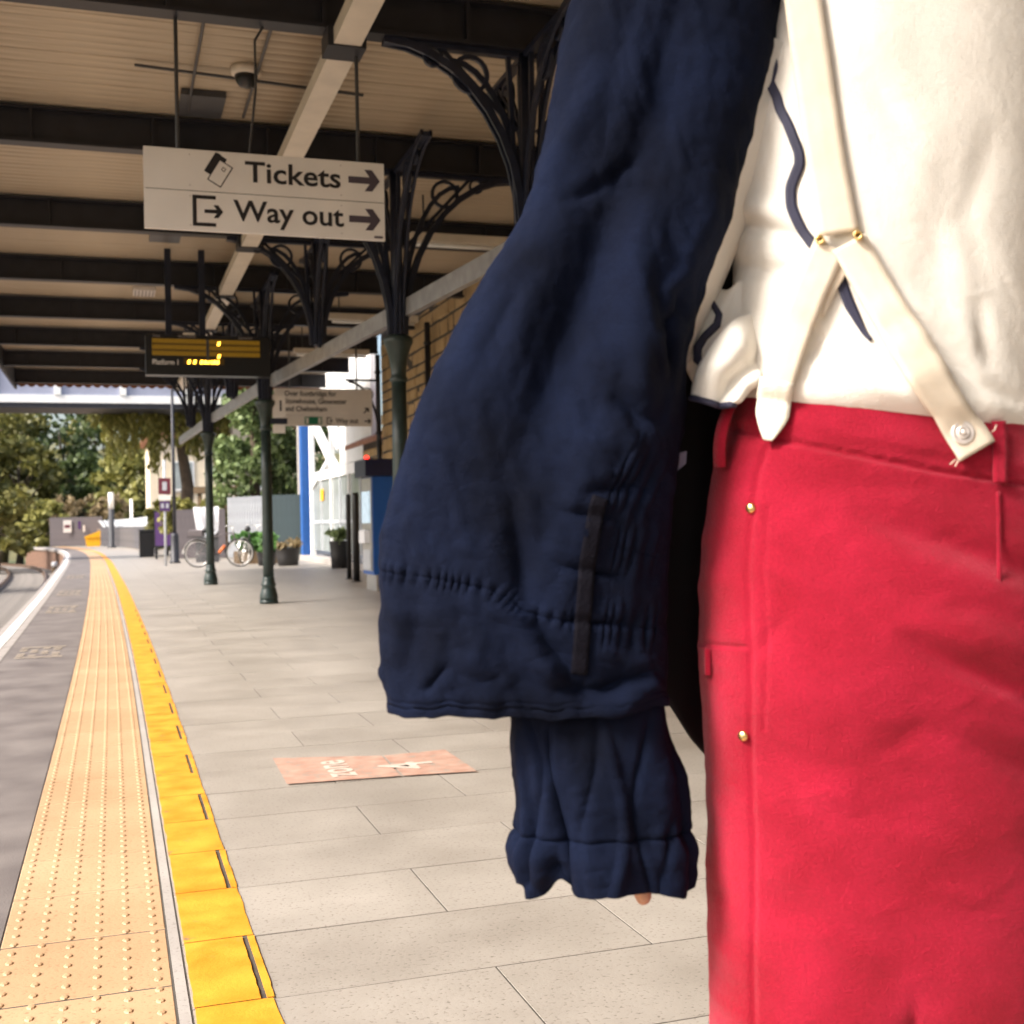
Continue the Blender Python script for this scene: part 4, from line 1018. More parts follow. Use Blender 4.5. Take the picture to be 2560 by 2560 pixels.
class Loft:
    """closed garment surface through rows of (z, left, right, y-centre, half depth)"""
    def __init__(s, rows, e=0.85):
        s.r = np.array(sorted(rows), float); s.e = e
        zz = np.linspace(s.r[0,0], s.r[-1,0], 400); s.zz = zz; k = np.exp(-np.linspace(-2,2,21)**2); k /= k.sum()
        s.c = []
        for j in range(1,5):
            v = np.interp(zz, s.r[:,0], s.r[:,j]); p = np.pad(v, 10, mode='reflect', reflect_type='odd'); s.c.append(np.convolve(p, k, 'valid'))
    def at(s, z): return [np.interp(z, s.zz, c) for c in s.c]
    def back(s, x, z):
        L, Rr, yc, hd = s.at(z); u = np.clip((x-(L+Rr)/2)/((Rr-L)/2), -.995, .995)
        c = np.abs(u)**(1/s.e); return yc - hd*np.sqrt(np.maximum(0,1-c*c))**s.e
    def grid(s, nz, nu, disp=None, two_leg=None, zs=None):
        zs = np.linspace(s.r[-1,0], s.r[0,0], nz) if zs is None else zs
        t = np.linspace(0, 2*math.pi, nu, endpoint=False); t = t + .30*np.sin(2*t)*0 
        T, Zg = np.meshgrid(t, zs); L, Rr, yc, hd = [c.reshape(-1,1) for c in s.at(zs)]
        c, sn = np.cos(T), np.sin(T)
        u = np.sign(c)*np.abs(c)**s.e; v = np.sign(sn)*np.abs(sn)**s.e
        if two_leg is not None:
            b = two_leg(Zg); lobe = np.sqrt(np.clip(1-((np.abs(u)-.5)/.5)**2, 0, 1))
            v = np.sign(v)*(np.abs(v)*(1-b) + np.minimum(np.abs(v)+.12, lobe)*b)
        X = (L+Rr)/2 + (Rr-L)/2*u; Y = yc - hd*v
        nx = c/((Rr-L)/2); ny = -sn/hd; ln = np.sqrt(nx*nx+ny*ny); nx, ny = nx/ln, ny/ln
        if disp is not None:
            d, dz = disp(X, Y, Zg, sn, nx, ny); X = X+nx*d; Y = Y+ny*d; Zg = Zg+dz
        return np.stack([X,Y,Zg],-1)
def grid_obj(name, P, m, parent, capt=False, capb=False, loop=True, smooth=True):
    nz, nu = P.shape[:2]; V = P.reshape(-1,3); idx = np.arange(nz*nu).reshape(nz,nu)
    nxt = np.roll(idx,-1,1) if loop else None
    if loop: F = np.stack([idx[:-1], idx[1:], nxt[1:], nxt[:-1]],-1).reshape(-1,4)
    else: F = np.stack([idx[:-1,:-1], idx[1:,:-1], idx[1:,1:], idx[:-1,1:]],-1).reshape(-1,4)
    if capt or capb:
        V = list(map(tuple,V)); F = list(map(tuple,F)); Q = []
        for flag, row in ((capt,0),(capb,nz-1)):
            if flag:
                V.append(tuple(P[row].mean(0))); c = len(V)-1
                for k in range(nu): Q.append((idx[row,k], idx[row,(k+1)%nu], c, c))
        F += Q; V = np.array(V)
        me = bpy.data.meshes.new(name); me.from_pydata(V.tolist(), [], [tuple(int(i) for i in (f[:3] if f[2]==f[3] else f)) for f in F]); me.update()
        me.polygons.foreach_set('use_smooth', [smooth]*len(me.polygons)); me.materials.append(m)
        return link(bpy.data.objects.new(name, me), parent)
    return np_mesh(name, V, F, m, parent, smooth)
def solid(o, th, off=-1):
    md = o.modifiers.new('thickness', 'SOLIDIFY'); md.thickness = th; md.offset = off; return o
sstep = lambda a, b, x: (lambda t: t*t*(3-2*t))(np.clip((x-a)/(b-a), 0, 1))

# --- the body under the clothes: one skinned surface
def body():
    P = {}; E = []
    def p(n, co, r, to=None):
        P[n] = (co, r); 
        if to: E.append((to, n))
    p('pelvis',(.05,0,.98),.105); p('waist',(.05,0,1.14),.10,'pelvis'); p('chest',(.055,0,1.34),.115,'waist'); p('upper',(.06,.0,1.49),.10,'chest')
    p('neck0',(.06,.01,1.615),.055,'upper'); p('neck1',(.06,.02,1.67),.052,'neck0'); p('head0',(.06,.04,1.735),.072,'neck1'); p('head1',(.06,.045,1.81),.088,'head0'); p('head2',(.06,.035,1.88),.070,'head1')
    p('nose',(.06,.145,1.775),.012,'head0')
    for s_, sx in (('l',-1),('r',1)):
        x = lambda v: .06 + sx*v
        p(s_+'sh',(x(.175),0,1.515),.055,'upper')
        if sx < 0:
            p(s_+'el',(-.235,.01,1.18),.042,s_+'sh'); p(s_+'wr',(-.268,-.005,.845),.027,s_+'el'); h0 = Vector((-.252,-.022,.772)); 
        else:
            p(s_+'el',(.335,.02,1.18),.042,s_+'sh'); p(s_+'wr',(.35,.06,.92),.027,s_+'el'); h0 = Vector((.35,.068,.875))
        p(s_+'palm',tuple(h0+Vector((0,0,-.03))),.032,s_+'wr')
        for k, (oy, ln) in enumerate(((-.030,.062),(-.010,.072),(.011,.068),(.030,.052))):
            a = h0+Vector((0,oy,-.075)); b = a+Vector((-sx*.012,oy*.12,-ln*.5)); c = b+Vector((-sx*.022,0,-ln*.45))
            if sx < 0: b = a+Vector((.012,oy*.1,-ln*.5)); c = b+Vector((.014,0,-ln*.45))
            p(f'{s_}f{k}a',tuple(a),.0105,s_+'palm'); p(f'{s_}f{k}b',tuple(b),.0095,f'{s_}f{k}a'); p(f'{s_}f{k}c',tuple(c),.008,f'{s_}f{k}b')
        a = h0+Vector((-sx*.012,.036,-.02)); p(s_+'t1',tuple(a),.012,s_+'palm'); p(s_+'t2',tuple(a+Vector((-sx*.012,.014,-.034))),.0105,s_+'t1'); p(s_+'t3',tuple(a+Vector((-sx*.016,.012,-.060))),.0085,s_+'t2')
        p(s_+'hip',(.045+sx*.088,0,.90),.085,'pelvis'); p(s_+'knee',(.04+sx*.098,.01,.50),.052,s_+'hip'); p(s_+'ank',(.035+sx*.10,-.01,.09),.036,s_+'knee'); p(s_+'toe',(.035+sx*.12,.15,.04),.03,s_+'ank')
    names = list(P); ix = {n:i for i,n in enumerate(names)}
    me = bpy.data.meshes.new('body'); me.from_pydata([P[n][0] for n in names], [(ix[a],ix[b]) for a,b in E], []); me.update()
    o = link(bpy.data.objects.new('body', me), None)
    sk = o.modifiers.new('skin','SKIN'); 
    for i, n in enumerate(names):
        r = P[n][1]; sv = me.skin_vertices[0].data[i]; sv.radius = (r, r); sv.use_root = (n == 'pelvis')
    o.modifiers.new('sub','SUBSURF').levels = 1
    bpy.context.view_layer.update()
    m2 = bpy.data.meshes.new_from_object(o.evaluated_get(bpy.context.evaluated_depsgraph_get())); bpy.data.objects.remove(o)
    m2.polygons.foreach_set('use_smooth', [True]*len(m2.polygons)); m2.materials.clear(); m2.materials.append(M['skin'])
    return link(bpy.data.objects.new('body', m2), per)
body()
hm = MB().lathe([(.03,-.10),(.088,-.07),(.104,.0),(.106,.06),(.092,.115),(.055,.15),(.01,.162)], 26, (.06,.02,1.775)); ho_ = hm.build('hair', M['hair'], per, True)
for v in ho_.data.vertices:
    q = mnoise.noise(Vector(v.co)*28)*.009 + mnoise.noise(Vector(v.co)*70)*.004
    v.co.x += q; v.co.y += q; 
    if v.co.y > .09: v.co.y = .09 + (v.co.y-.09)*.2
ey = MB()
for x in (.028,.092): ey.lathe([(.004,-.012),(.012,-.004),(.012,.004),(.004,.012)], 10, (x,.122,1.798))
ey.build('eyes', M['white'], per, True)
MB().bar((.036,.128,1.733),(.084,.128,1.733),.012,.010).build('mouth', M['redsign'], per)
for sx in (-1,1):
    MB().lathe([(.006,-.03),(.014,-.01),(.016,.012),(.008,.03)], 10, (.06+sx*.098,.04,1.785)).build('ear', M['skin'], per, True)
    s_ = MB(); x = .035+sx*.108
    V = []; n = 14
    for z, ex, e0 in ((0.0,1.0,0),(.028,1.0,0),(.06,.85,-.01),(.10,.6,-.06)):
        for k in range(n):
            a = 2*math.pi*k/n; V.append((x+.048*ex*math.cos(a), .045+e0*1.2+.14*ex*math.sin(a), z+.003))
    s_.add(V, [tuple(range(n-1,-1,-1)), tuple(range(3*n,4*n))] + [(i*n+k,i*n+(k+1)%n,(i+1)*n+(k+1)%n,(i+1)*n+k) for i in range(3) for k in range(n)])
    s_.build('shoe', M['leather'], per, True)

# --- trousers
TROUSER_FOLDS=[
  ([(-0.009, 1.04), (0.052, 1.015), (0.153, 0.976), (.24,.95)],0.014,-0.008),
  ([(-0.023, 1.017), (0.061, 0.978), (0.152, 0.939)],0.018,0.006),
  ([(0.023, 0.915), (0.07, 0.89), (0.151, 0.854), (.24,.83)],0.012,-0.010),
  ([(0.018, 0.941), (0.076, 0.924), (0.151, 0.896)],0.018,0.007),
  ([(-0.108, 1.018), (-0.045, 0.969), (-0.004, 0.926)],0.010,-0.0025),
  ([(-0.088, 0.938), (-0.121, 0.896)],0.008,-0.003),
  ([(-0.006, 0.798), (0.037, 0.824), (0.069, 0.823)],0.012,-0.0025),
  ([(0.079, 0.815), (0.116, 0.798), (0.149, 0.779),(.2,.76)],0.016,-0.006),
  ([(-0.081, 0.757), (-0.017, 0.761)],0.02,0.004),
  ([(-0.102, 1.066), (0.031, 1.066), (0.111, 1.054)],0.014,-0.003),
  ([(-0.116, 0.651), (-0.052, 0.639)],0.02,-0.003)]
SEAMS=[
  ([(-0.096, 1.105), (-0.108, 1.077), (-0.113, 1.045), (-0.122, 0.982), (-0.122, 0.891), (-0.122, 0.817), (-0.119, 0.705), (-0.122, 0.572), (-.12,.1)],0.0028,-0.0030),
  ([(-0.100, 1.045), (-0.108, 0.981), (-0.108, 0.891), (-0.110, 0.822)],0.0022,-0.0016),
  ([(-0.150, 1.136), (-0.125, 1.119), (-0.096, 1.110), (-0.043, 1.101), (0.01, 1.092), (0.064, 1.083), (0.155, 1.071), (.24,1.06)],0.0030,-0.0042),
  ([(-0.165, 0.903), (-0.128, 0.905)],0.0025,-0.003)]
WAIST_PK=[([(-0.150, 1.139), (-0.096, 1.1135), (0.01, 1.0955), (0.155, 1.0745), (.24,1.063)],.0022,.0011)]
trL = Loft([(1.162,-.112,.205,0,.106),(1.138,-.120,.212,0,.109),(1.11,-.130,.217,0,.113),(1.081,-.139,.222,0,.117),(1.024,-.150,.230,0,.122),(.966,-.156,.235,-.004,.128),(.908,-.158,.237,-.006,.132),(.851,-.158,.235,-.004,.128),(.79,-.155,.232,0,.12),(.68,-.154,.229,0,.112),(.533,-.156,.224,0,.104),(.30,-.155,.215,-.005,.09),(.07,-.150,.212,-.01,.085)], .86)
def tr_disp(X, Y, Z, sn, nx, ny):
    w = sstep(-.15,.25,sn)
    d = w*(fold_field(X,Z,TROUSER_FOLDS) + fold_field(X,Z,SEAMS,False) + pucker_field(X,Z,WAIST_PK,.0042))
    A_ = Z+.30*X
    d = d + .0018*vnoise(X*.8,Y,A_*1.4,12,3.1) + .0014*creases(X*.35,Y*.35,A_,34,7.7) + .0005*creases(X*.4,Y*.4,Z-.25*X,75,1.7)
    d = d + .0035*sstep(1.115,1.130, Z+.13*(X+.1))*1.0*w
    # trouser leg wrinkles below the knee
    d = d + .006*sstep(.5,.1,Z)*np.sin(Z*60+X*25)
    return d, -.13*(X+.02)*sstep(1.02,1.16,Z)
zs = np.concatenate([np.linspace(1.162,.60,300), np.linspace(.597,.07,110)])
trg = trL.grid(0, 340, tr_disp, lambda Z: sstep(.58,.32,Z)*.97, zs)
tro = grid_obj('trousers', trg, M['trousers'], per)

# --- shirt
SHIRT_FOLDS=[
  ([(-0.13, 1.362), (-0.096, 1.338), (-0.056, 1.316)],0.007,-0.007),
  ([(-0.134, 1.322), (-0.097, 1.295), (-0.05, 1.278)],0.009,-0.006),
  ([(-0.127, 1.397), (-0.101, 1.364), (-0.07, 1.343)],0.010,0.006),
  ([(0.012, 1.240), (0.060, 1.205), (0.108, 1.178), (.16,1.168)],0.008,-0.006),
  ([(0.019, 1.256), (0.067, 1.233), (0.109, 1.211)],0.012,0.006),
  ([(-0.061, 1.236), (-0.048, 1.214), (-0.059, 1.193)],0.006,-0.004),
  ([(-0.041, 1.182), (0.001, 1.168), (0.044, 1.157)],0.012,0.006),
  ([(-0.019, 1.214), (0.023, 1.186), (0.044, 1.165)],0.012,0.005),
  ([(0.039, 1.447), (0.058, 1.329)],0.03,0.003),
  ([(0.08, 1.393), (0.067, 1.276), (0.082, 1.212)],0.02,-0.004),
  ([(0.11, 1.254), (0.119, 1.19)],0.012,-0.005),
  ([(-0.121, 1.45), (-0.13, 1.408)],0.012,-0.006),
  ([(-0.125, 1.237), (-0.137, 1.189)],0.012,-0.008),
  ([(.13,1.42),(.10,1.33),(.12,1.26)],.016,-.004),([(.0,1.48),(.05,1.40)],.014,-.003)]
shL = Loft([(1.66,.0,.14,.01,.056),(1.645,-.03,.18,.008,.064),(1.625,-.062,.21,.005,.075),(1.585,-.090,.225,0,.095),(1.52,-.102,.226,0,.106),(1.43,-.107,.225,0,.112),(1.34,-.112,.222,0,.113),(1.25,-.114,.217,0,.113),(1.20,-.118,.214,0,.117),(1.178,-.122,.214,0,.121),(1.160,-.124,.214,0,.122),(1.148,-.119,.210,0,.117),(1.138,-.108,.20,0,.104),(1.12,-.10,.19,0,.09)], .88)
def sh_disp(X, Y, Z, sn, nx, ny):
    w = sstep(-.2,.2,sn)
    d = w*fold_field(X,Z,SHIRT_FOLDS)
    d = d + .0026*vnoise(X*1.2,Y,Z*.6,11,1.2) + .0010*creases(X+.45*Z,Y*.4,Z*.30,34,5.5) + .0003*vnoise(X*1.5,Y,Z,110,2.2)
    return d, -.13*(X+.02)*sstep(1.26,1.16,Z)
shz = np.concatenate([np.linspace(1.66,1.20,240), np.linspace(1.1985,1.12,70)])
shg = shL.grid(0, 320, sh_disp, None, shz)
grid_obj('shirt', shg, M['shirt'], per, True, False)
col_ = MB()
V = []; F = []; n = 28
for j, (r, z) in enumerate(((.066,1.615),(.069,1.65),(.064,1.685),(.070,1.682),(.080,1.64))):
    for k in range(n):
        a = 2*math.pi*k/n; V.append((.06+r*1.0*math.cos(a), .012+r*.95*math.sin(a), z-.02*math.sin(a)))
for j in range(4):
    for k in range(n): F.append((j*n+k,j*n+(k+1)%n,(j+1)*n+(k+1)%n,(j+1)*n+k))
col_.add(V,F).build('collar', M['shirt'], per, True)
m = MB(); m.tube([(.19,0,1.56),(.275,.0,1.46),(.325,.01,1.25),(.34,.02,1.17),(.348,.04,1.04),(.352,.058,.935)], [.075,.072,.062,.056,.050,.044], 20); slo = m.build('shirt_sleeve', M['shirt'], per, True)
m = MB(); m.tube([(-.075,0,1.53),(-.13,.0,1.44),(-.19,.005,1.29),(-.238,.01,1.17),(-.262,.0,1.0)], [.068,.066,.060,.054,.046], 20); m.build('shirt_sleeve', M['shirt'], per, True)

def front_y(x, z):
    """nearest cloth to the viewer at x, z"""
    a = shL.back(x, z + .13*(x+.02)*float(sstep(1.26,1.16,z))) - float(fold_field(np.array([x]),np.array([z]),SHIRT_FOLDS)[0]) if z > 1.125-.13*(x+.02) else 9
    b = trL.back(x, min(1.16, z + .13*(x+.02)*float(sstep(1.02,1.16,z)))) if z < 1.17 else 9
    return min(float(a), float(b))
def seat(x, z):
    """carry a point measured on the plane 1.2 m from the lens on to the cloth"""
    y = -.1; X, Z = x, z
    for k in range(5):
        s_ = (1.3+y)/1.2; X = (x+.36)*s_-.36; Z = 1.04+(z-1.04)*s_; y = front_y(X, Z)
    return X, y, Z
def ribbon(name, path, width, m, parent, off=.004, th=.0028, n=60, nw=6, do_seat=True, w_fn=None, lift=None):
    P = [Vector((a,b)) for a, b in path]; L_ = [0]
    for a, b in zip(P[:-1],P[1:]): L_.append(L_[-1]+(b-a).length)
    xs = np.interp(np.linspace(0,L_[-1],n), L_, [p.x for p in P]); zz = np.interp(np.linspace(0,L_[-1],n), L_, [p.y for p in P])
    k = np.array([1,2,3,2,1])/9.; 
    if n > 12:
        xs = np.convolve(np.pad(xs,2,mode='reflect',reflect_type='odd'),k,'valid'); zz = np.convolve(np.pad(zz,2,mode='reflect',reflect_type='odd'),k,'valid')
    A = []
    for i in range(n):
        t = Vector((xs[min(i+1,n-1)]-xs[max(i-1,0)], zz[min(i+1,n-1)]-zz[max(i-1,0)])).normalized(); pr = Vector((-t.y, t.x)); row = []
        w = width*(w_fn(i/(n-1)) if w_fn else 1)
        for j in range(nw):
            q = (j/(nw-1)-.5)*w; x = xs[i]+pr.x*q; z = zz[i]+pr.y*q
            X, Y, Z = seat(x, z) if do_seat else (x, do_seat_fn(x, z), z)
            row.append((X, Y-off, Z))
        A.append(row)
    A = np.array(A); A[:,:,1] = A[:,:,1].min(1, keepdims=True)*.6 + A[:,:,1]*.4   # webbing stays fairly flat across its width
    if lift is not None: A[:,:,1] -= np.array([lift(i/(n-1)) for i in range(n)])[:,None]
    for i in range(2): A[1:-1,:,1] = (A[:-2,:,1]+2*A[1:-1,:,1]+A[2:,:,1])/4
    V = []; F = []
    for i in range(n):
        for j in range(nw):
            b = .0006 if j in (1, nw-2) else 0
            V.append(A[i,j]-np.array((0,th-b,0)))
    base = n*nw
    for i in range(n):
        for j in range(nw): V.append(A[i,j])
    for i in range(n-1):
        for j in range(nw-1):
            k_ = i*nw+j; F += [(k_,k_+1,k_+nw+1,k_+nw),(base+k_,base+k_+nw,base+k_+nw+1,base+k_+1)]
        F += [(i*nw,(i+1)*nw,base+(i+1)*nw,base+i*nw),(i*nw+nw-1,base+i*nw+nw-1,base+(i+1)*nw+nw-1,(i+1)*nw+nw-1)]
    for j in range(nw-1): F += [(j,base+j,base+j+1,j+1),((n-1)*nw+j,(n-1)*nw+j+1,base+(n-1)*nw+j+1,base+(n-1)*nw+j)]
    return MB().add(V,F).build(name, m, parent, True)
brs = [(-.078,1.645),(-.070,1.60),(-0.061,1.555),(-0.051,1.475),(-0.041,1.395),(-0.028,1.318)]
stt = ribbon('brace_strap', brs, .0415, M['webbing'], per, .006)
def endw(t): return 1 if t < .90 else 1-.62*((t-.90)/.10)**1.3
ribbon('brace_strap', [(-0.038, 1.306), (-0.062, 1.257), (-0.083, 1.204), (-0.095, 1.165)], .034, M['webbing'], per, .0065, lift=lambda t: .006*math.sin(math.pi*t))
ribbon('brace_tab', [(-.0955,1.172),(-.1005,1.140),(-.1045,1.113)], .037, M['webbing_end'], per, .0085, .004, 30, 6, True, lambda t: 1 if t < .55 else max(.25, 1-.75*((t-.55)/.45)**1.4))
ribbon('brace_strap', [(-0.019, 1.309), (0.008, 1.256), (0.038, 1.202), (0.068, 1.153), (0.097, 1.110), (.104,1.098)], .0385, M['webbing'], per, .0075, lift=lambda t: .007*math.sin(math.pi*t)**2)
ribbon('brace_fold', [(-.020,1.292),(-.036,1.262),(-.046,1.236)], .014, M['webbing'], per, .005, .002, 20, 5, True, lambda t: 1-.75*t)
# frayed threads, loops, button, rivets
def at_cloth(x, z, off): X, Y, Z = seat(x, z); return Vector((X, Y-off, Z))
fz = MB()
for x, z, dx, dz in ((.0855,1.0915,-.009,-.006),(.0865,1.0905,-.005,-.007),(.1195,1.117,.004,.007)):
    a = at_cloth(x,z,.010); fz.tube([a, a+Vector((dx*.5,-.003,dz*.3)), a+Vector((dx,-.002,dz))], .0006, 4)
fz.build('frayed_thread', M['webbing'], per)
for x, z in ((-.0455,1.311),(-.0075,1.3145)):
    p_ = at_cloth(x, z, .0125); m = MB(); ring(m, (p_.x,p_.y+.006,p_.z), (.35,.93,0), .0028, .0016, 16); m.build('brass_loop', M['brass'], per, True)
def disc(nm, pos, prof, m, parent=per, nrm=(0,-1,0), n=26):
    mb = MB().lathe(prof, n); o = mb.build(nm, m, parent, True, pos); o.rotation_euler = Vector(nrm).to_track_quat('Z','Y').to_euler(); return o
pb_ = at_cloth(.0895, 1.117, .0125)
bt = disc('snap_button', pb_, [(.0118,-.002),(.0122,.0008),(.0112,.0022),(.0096,.0018),(.0072,.0010),(.0066,.0014),(.0060,.0030),(.0045,.0032),(.0038,.0018),(.0012,.0018)], M['nickel'], per, (.12,-1,.05))
disc('button_stud', pb_+Vector((0,-.0018,0)), [(.0032,0),(.0030,.0020),(.0018,.0028),(.0004,.003)], M['nickel'], per, (.12,-1,.05))
for x, z in ((-.124,1.046),(-.137,.818)):
    a = at_cloth(x*.97, z, .0012); disc('rivet', a, [(.0056,-.002),(.0056,.001),(.0044,.0026),(.0022,.0034),(.0003,.0036)], M['brass'], per, (-.55,-.83,.05), 18)
disc('rivet', (-.157,-.03,.889), [(.0046,-.002),(.0046,.001),(.0036,.0024),(.0018,.003),(.0003,.0032)], M['brass'], per, (-.95,-.3,.05), 16)
# belt loop at the side and one at the back, pocket edge flap, patch pocket
bl = MB(); V = []; F = []
for i in range(15):
    t = i/14; z = 1.160-.070*t; bulge = .011*math.sin(math.pi*t); x = -.128-.014*t
    for sx in (-.0075,.0075): V += [(x+sx*.7-bulge*.6, -.052-sx*.6-bulge*.8+.004*t, z), (x+sx*.7-bulge*.6+.002, -.050-sx*.6-bulge*.8+.004*t, z)]
for i in range(14):
    k = 4*i; F += [(k,k+2,k+6,k+4),(k+1,k+5,k+7,k+3),(k,k+4,k+5,k+1),(k+2,k+3,k+7,k+6)]
bl.add(V,F).build('belt_loop', M['trousers'], per, True)
ribbon('belt_loop', [(.128,1.128),(.129,1.100),(.128,1.066)], .013, M['trousers'], per, .004, .003, 18, 4)
ribbon('pocket_edge', [(.128,1.058),(.128,1.02),(.127,.96)], .004, M['trousers'], per, .0010, .0012, 18, 3)
m = MB(); m.cbox((-.1605,-.045,.872),(-.155,.0,.900),.002); m.build('tool_pocket', M['trousers'], per)
# stitching on the strap tab
stm = MB()
for x, z in ((-.099,1.149),(-.103,1.146),(-.1005,1.142),(-.097,1.139),(-.100,1.135),(-.104,1.130),(-.101,1.1285),(-.0985,1.131)):
    a = at_cloth(x, z, .0135); stm.tube([a, a+Vector((.0028,-.0004,.0006))], .0007, 5)
stm.build('dark_stitch', M['piping'], per)
# wavy navy piping on the shirt
ribbon('piping', [(-.080,1.58),(-.093,1.55),(-.095,1.515),(-.089,1.490),(-.094,1.474),(-.086,1.458),(-.084,1.447),(-.076,1.432),(-.071,1.418),(-.065,1.402),(-.0645,1.390),(-.0685,1.381),(-.0745,1.366),(-.0745,1.350),(-.070,1.337),(-.063,1.322),(-.050,1.306),(-.036,1.290),(-.026,1.274),(-.018,1.250),(-.011,1.236),(-.003,1.220),(.004,1.212)], .0115, M['piping'], per, .0012, .001, 170, 4, True, lambda t: 1 if t < .9 else 1-.7*(t-.9)/.1)

# shirt tail bunched out over the waistband on the left
def bez(a, b, c, t): return [(1-t)**2*p + 2*t*(1-t)*q + t*t*r for p, q, r in zip(a, b, c)]
def tail():
    n, mth = 46, 46; A = np.zeros((n, mth, 3))
    for i in range(n):
        s_ = i/(n-1)                                     # from the shirt out to the hem
        e0 = bez((-.099,1.252),(-.158,1.236),(-.1705,1.163), s_); e1 = bez((-.088,1.190),(-.108,1.162),(-.131,1.156), s_)
        for j in range(mth):
            t = j/(mth-1)
            x = e0[0]*(1-t)+e1[0]*t; z = e0[1]*(1-t)+e1[1]*t
            arch = .019*math.sin(math.pi*min(1, t/.60))**.8 if t < .60 else -.006*math.sin(math.pi*(t-.6)/.18) if t < .78 else .011*math.sin(math.pi*(t-.78)/.22)
            y = -.045 - .028*float(sstep(0,.35,s_)) + .030*s_*(1-t) - arch*(.10+.90*math.sin(math.pi*min(1,s_*.80))) - .008*s_ + .003*math.sin(s_*14+t*5)*t
            A[i,j] = (x, y, z + .004*math.sin(s_*9+t*3)*s_)
    return A
tl = tail()
tlo = solid(grid_obj('shirt_tail', tl, M['shirt'], per, loop=False), .002, 0)
hemp = MB(); hemp.tube([Vector(p)+Vector((0,0,-.002)) for p in tl[-1]], .0036, 8); hemp.build('hem_piping', M['piping'], tlo, True)
def back_tail():
    n = 30; A = np.zeros((n, n, 3))
    for i in range(n):
        t = i/(n-1); xl = float(np.interp(t,[0,.25,.5,.75,1],[-.140,-.160,-.169,-.170,-.160])); z = 1.285-.105*t
        for j in range(n):
            q = j/(n-1); A[i,j] = (xl*(1-q)-.108*q, .000-.03*q+.012*math.sin(q*7+t*4)*(1-q), z+.004*math.sin(q*9))
    return A
bt_ = back_tail(); bto = solid(grid_obj('shirt_tail', bt_, M['shirt'], per, loop=False), .002, 0)
hp = MB(); hp.tube([(-.141,-.012,1.272),(-.134,-.022,1.254),(-.137,-.024,1.243),(-.150,-.020,1.231),(-.157,-.018,1.220),(-.158,-.02,1.207),(-.150,-.03,1.196)], [.003,.004,.0045,.0045,.005,.005,.004], 8); hp.build('hem_piping', M['piping'], bto, True)

# --- navy jacket hanging from the arm
JACKET_FOLDS=[
  ([(-0.264, 1.484), (-0.318, 1.379)],0.012,0.008),
  ([(-0.202, 1.534), (-0.237, 1.405), (-0.271, 1.341)],0.03,0.012),
  ([(-0.306, 1.356), (-0.255, 1.382), (-0.221, 1.405)],0.008,-0.007),
  ([(-.20,1.56),(-0.215, 1.45), (-0.262, 1.341), (-0.283, 1.265), (-0.306, 1.19), (-0.335, 1.104)],0.036,-0.032),
  ([(-0.23, 1.37), (-0.234, 1.264), (-0.23, 1.188), (-0.224, 1.107)],0.018,0.013),
  ([(-0.156, 1.387), (-0.154, 1.339), (-0.174, 1.301), (-0.18, 1.288)],0.016,0.010),
  ([(-0.18, 1.288), (-0.202, 1.264), (-0.196, 1.236), (-0.214, 1.215), (-0.209, 1.177)],0.007,0.008),
  ([(-0.172, 1.258), (-0.192, 1.22), (-0.197, 1.177), (-0.205, 1.134)],0.007,0.007),
  ([(-0.188, 1.263), (-0.205, 1.226), (-0.203, 1.193)],0.006,-0.008),
  ([(-0.268, 1.232), (-0.275, 1.108), (-0.288, 1.0)],0.04,0.012),
  ([(-0.37, 1.267), (-0.421, 1.16), (-0.444, 1.057)],0.03,0.008),
  ([(-0.337, 1.299), (-0.393, 1.181)],0.012,-0.006),
  ([(-0.36, 1.067), (-0.351, 0.974), (-0.338, 0.942)],0.012,-0.010),
  ([(-0.338, 0.939), (-0.325, 0.914), (-0.302, 0.881), (-0.286, 0.87)],0.010,-0.012),
  ([(-0.352, 0.926), (-0.334, 0.898), (-0.313, 0.876)],0.010,0.007),
  ([(-0.323, 0.871), (-0.275, 0.862), (-0.221, 0.874)],0.008,-0.011),
  ([(-0.281, 0.851), (-0.248, 0.848), (-0.215, 0.861)],0.010,0.009),
  ([(-0.454, 0.863), (-0.426, 0.895)],0.006,-0.006),
  ([(-0.416, 0.867), (-0.367, 0.85)],0.012,0.005),
  ([(-0.309, 1.047), (-0.261, 1.04)],0.006,-0.006),
  ([(-0.31, 0.992), (-0.251, 0.98)],0.005,-0.007),
  ([(-0.311, 0.938), (-0.246, 0.932)],0.005,-0.007),
  ([(-0.287, 1.065), (-0.238, 1.072)],0.007,-0.007),
  ([(-0.263, 1.178), (-0.237, 1.14), (-0.21, 1.134)],0.010,-0.009),
  ([(-0.259, 1.14), (-0.238, 1.107), (-0.243, 1.08)],0.008,0.007),
  ([(-0.285, 1.157), (-0.27, 1.119)],0.010,-0.006),
  ([(-.47,1.02),(-.46,.93),(-.47,.87)],.012,-.004),([(-.40,.93),(-.385,.88)],.015,.005)]
PUCKER=[
  ([(-0.492, 0.989), (-0.435, 0.981), (-0.381, 0.97), (-0.349, 0.947), (-0.311, 0.938), (-0.284, 0.935)],0.009,0.0024),
  ([(-0.26, 1.081), (-0.214, 1.061)],0.03,0.0020),
  ([(-0.274, 0.932), (-0.214, 0.923)],0.02,0.0020),
  ([(-.262,1.01),(-.214,1.0)],.025,.0015)]
JL=[(-0.283,1.586),(-0.291,1.558),(-0.304,1.502),(-0.313,1.458),(-0.321,1.419),(-0.332,1.38),(-0.343,1.352),(-0.372,1.308),(-0.392,1.275),(-0.411,1.242),(-0.432,1.197),(-0.453,1.153),(-0.468,1.109),(-0.483,1.064),(-0.492,1.031),(-0.496,0.997),(-0.497,0.947),(-0.497,0.891),(-0.495,0.863),(-0.490,0.838)]
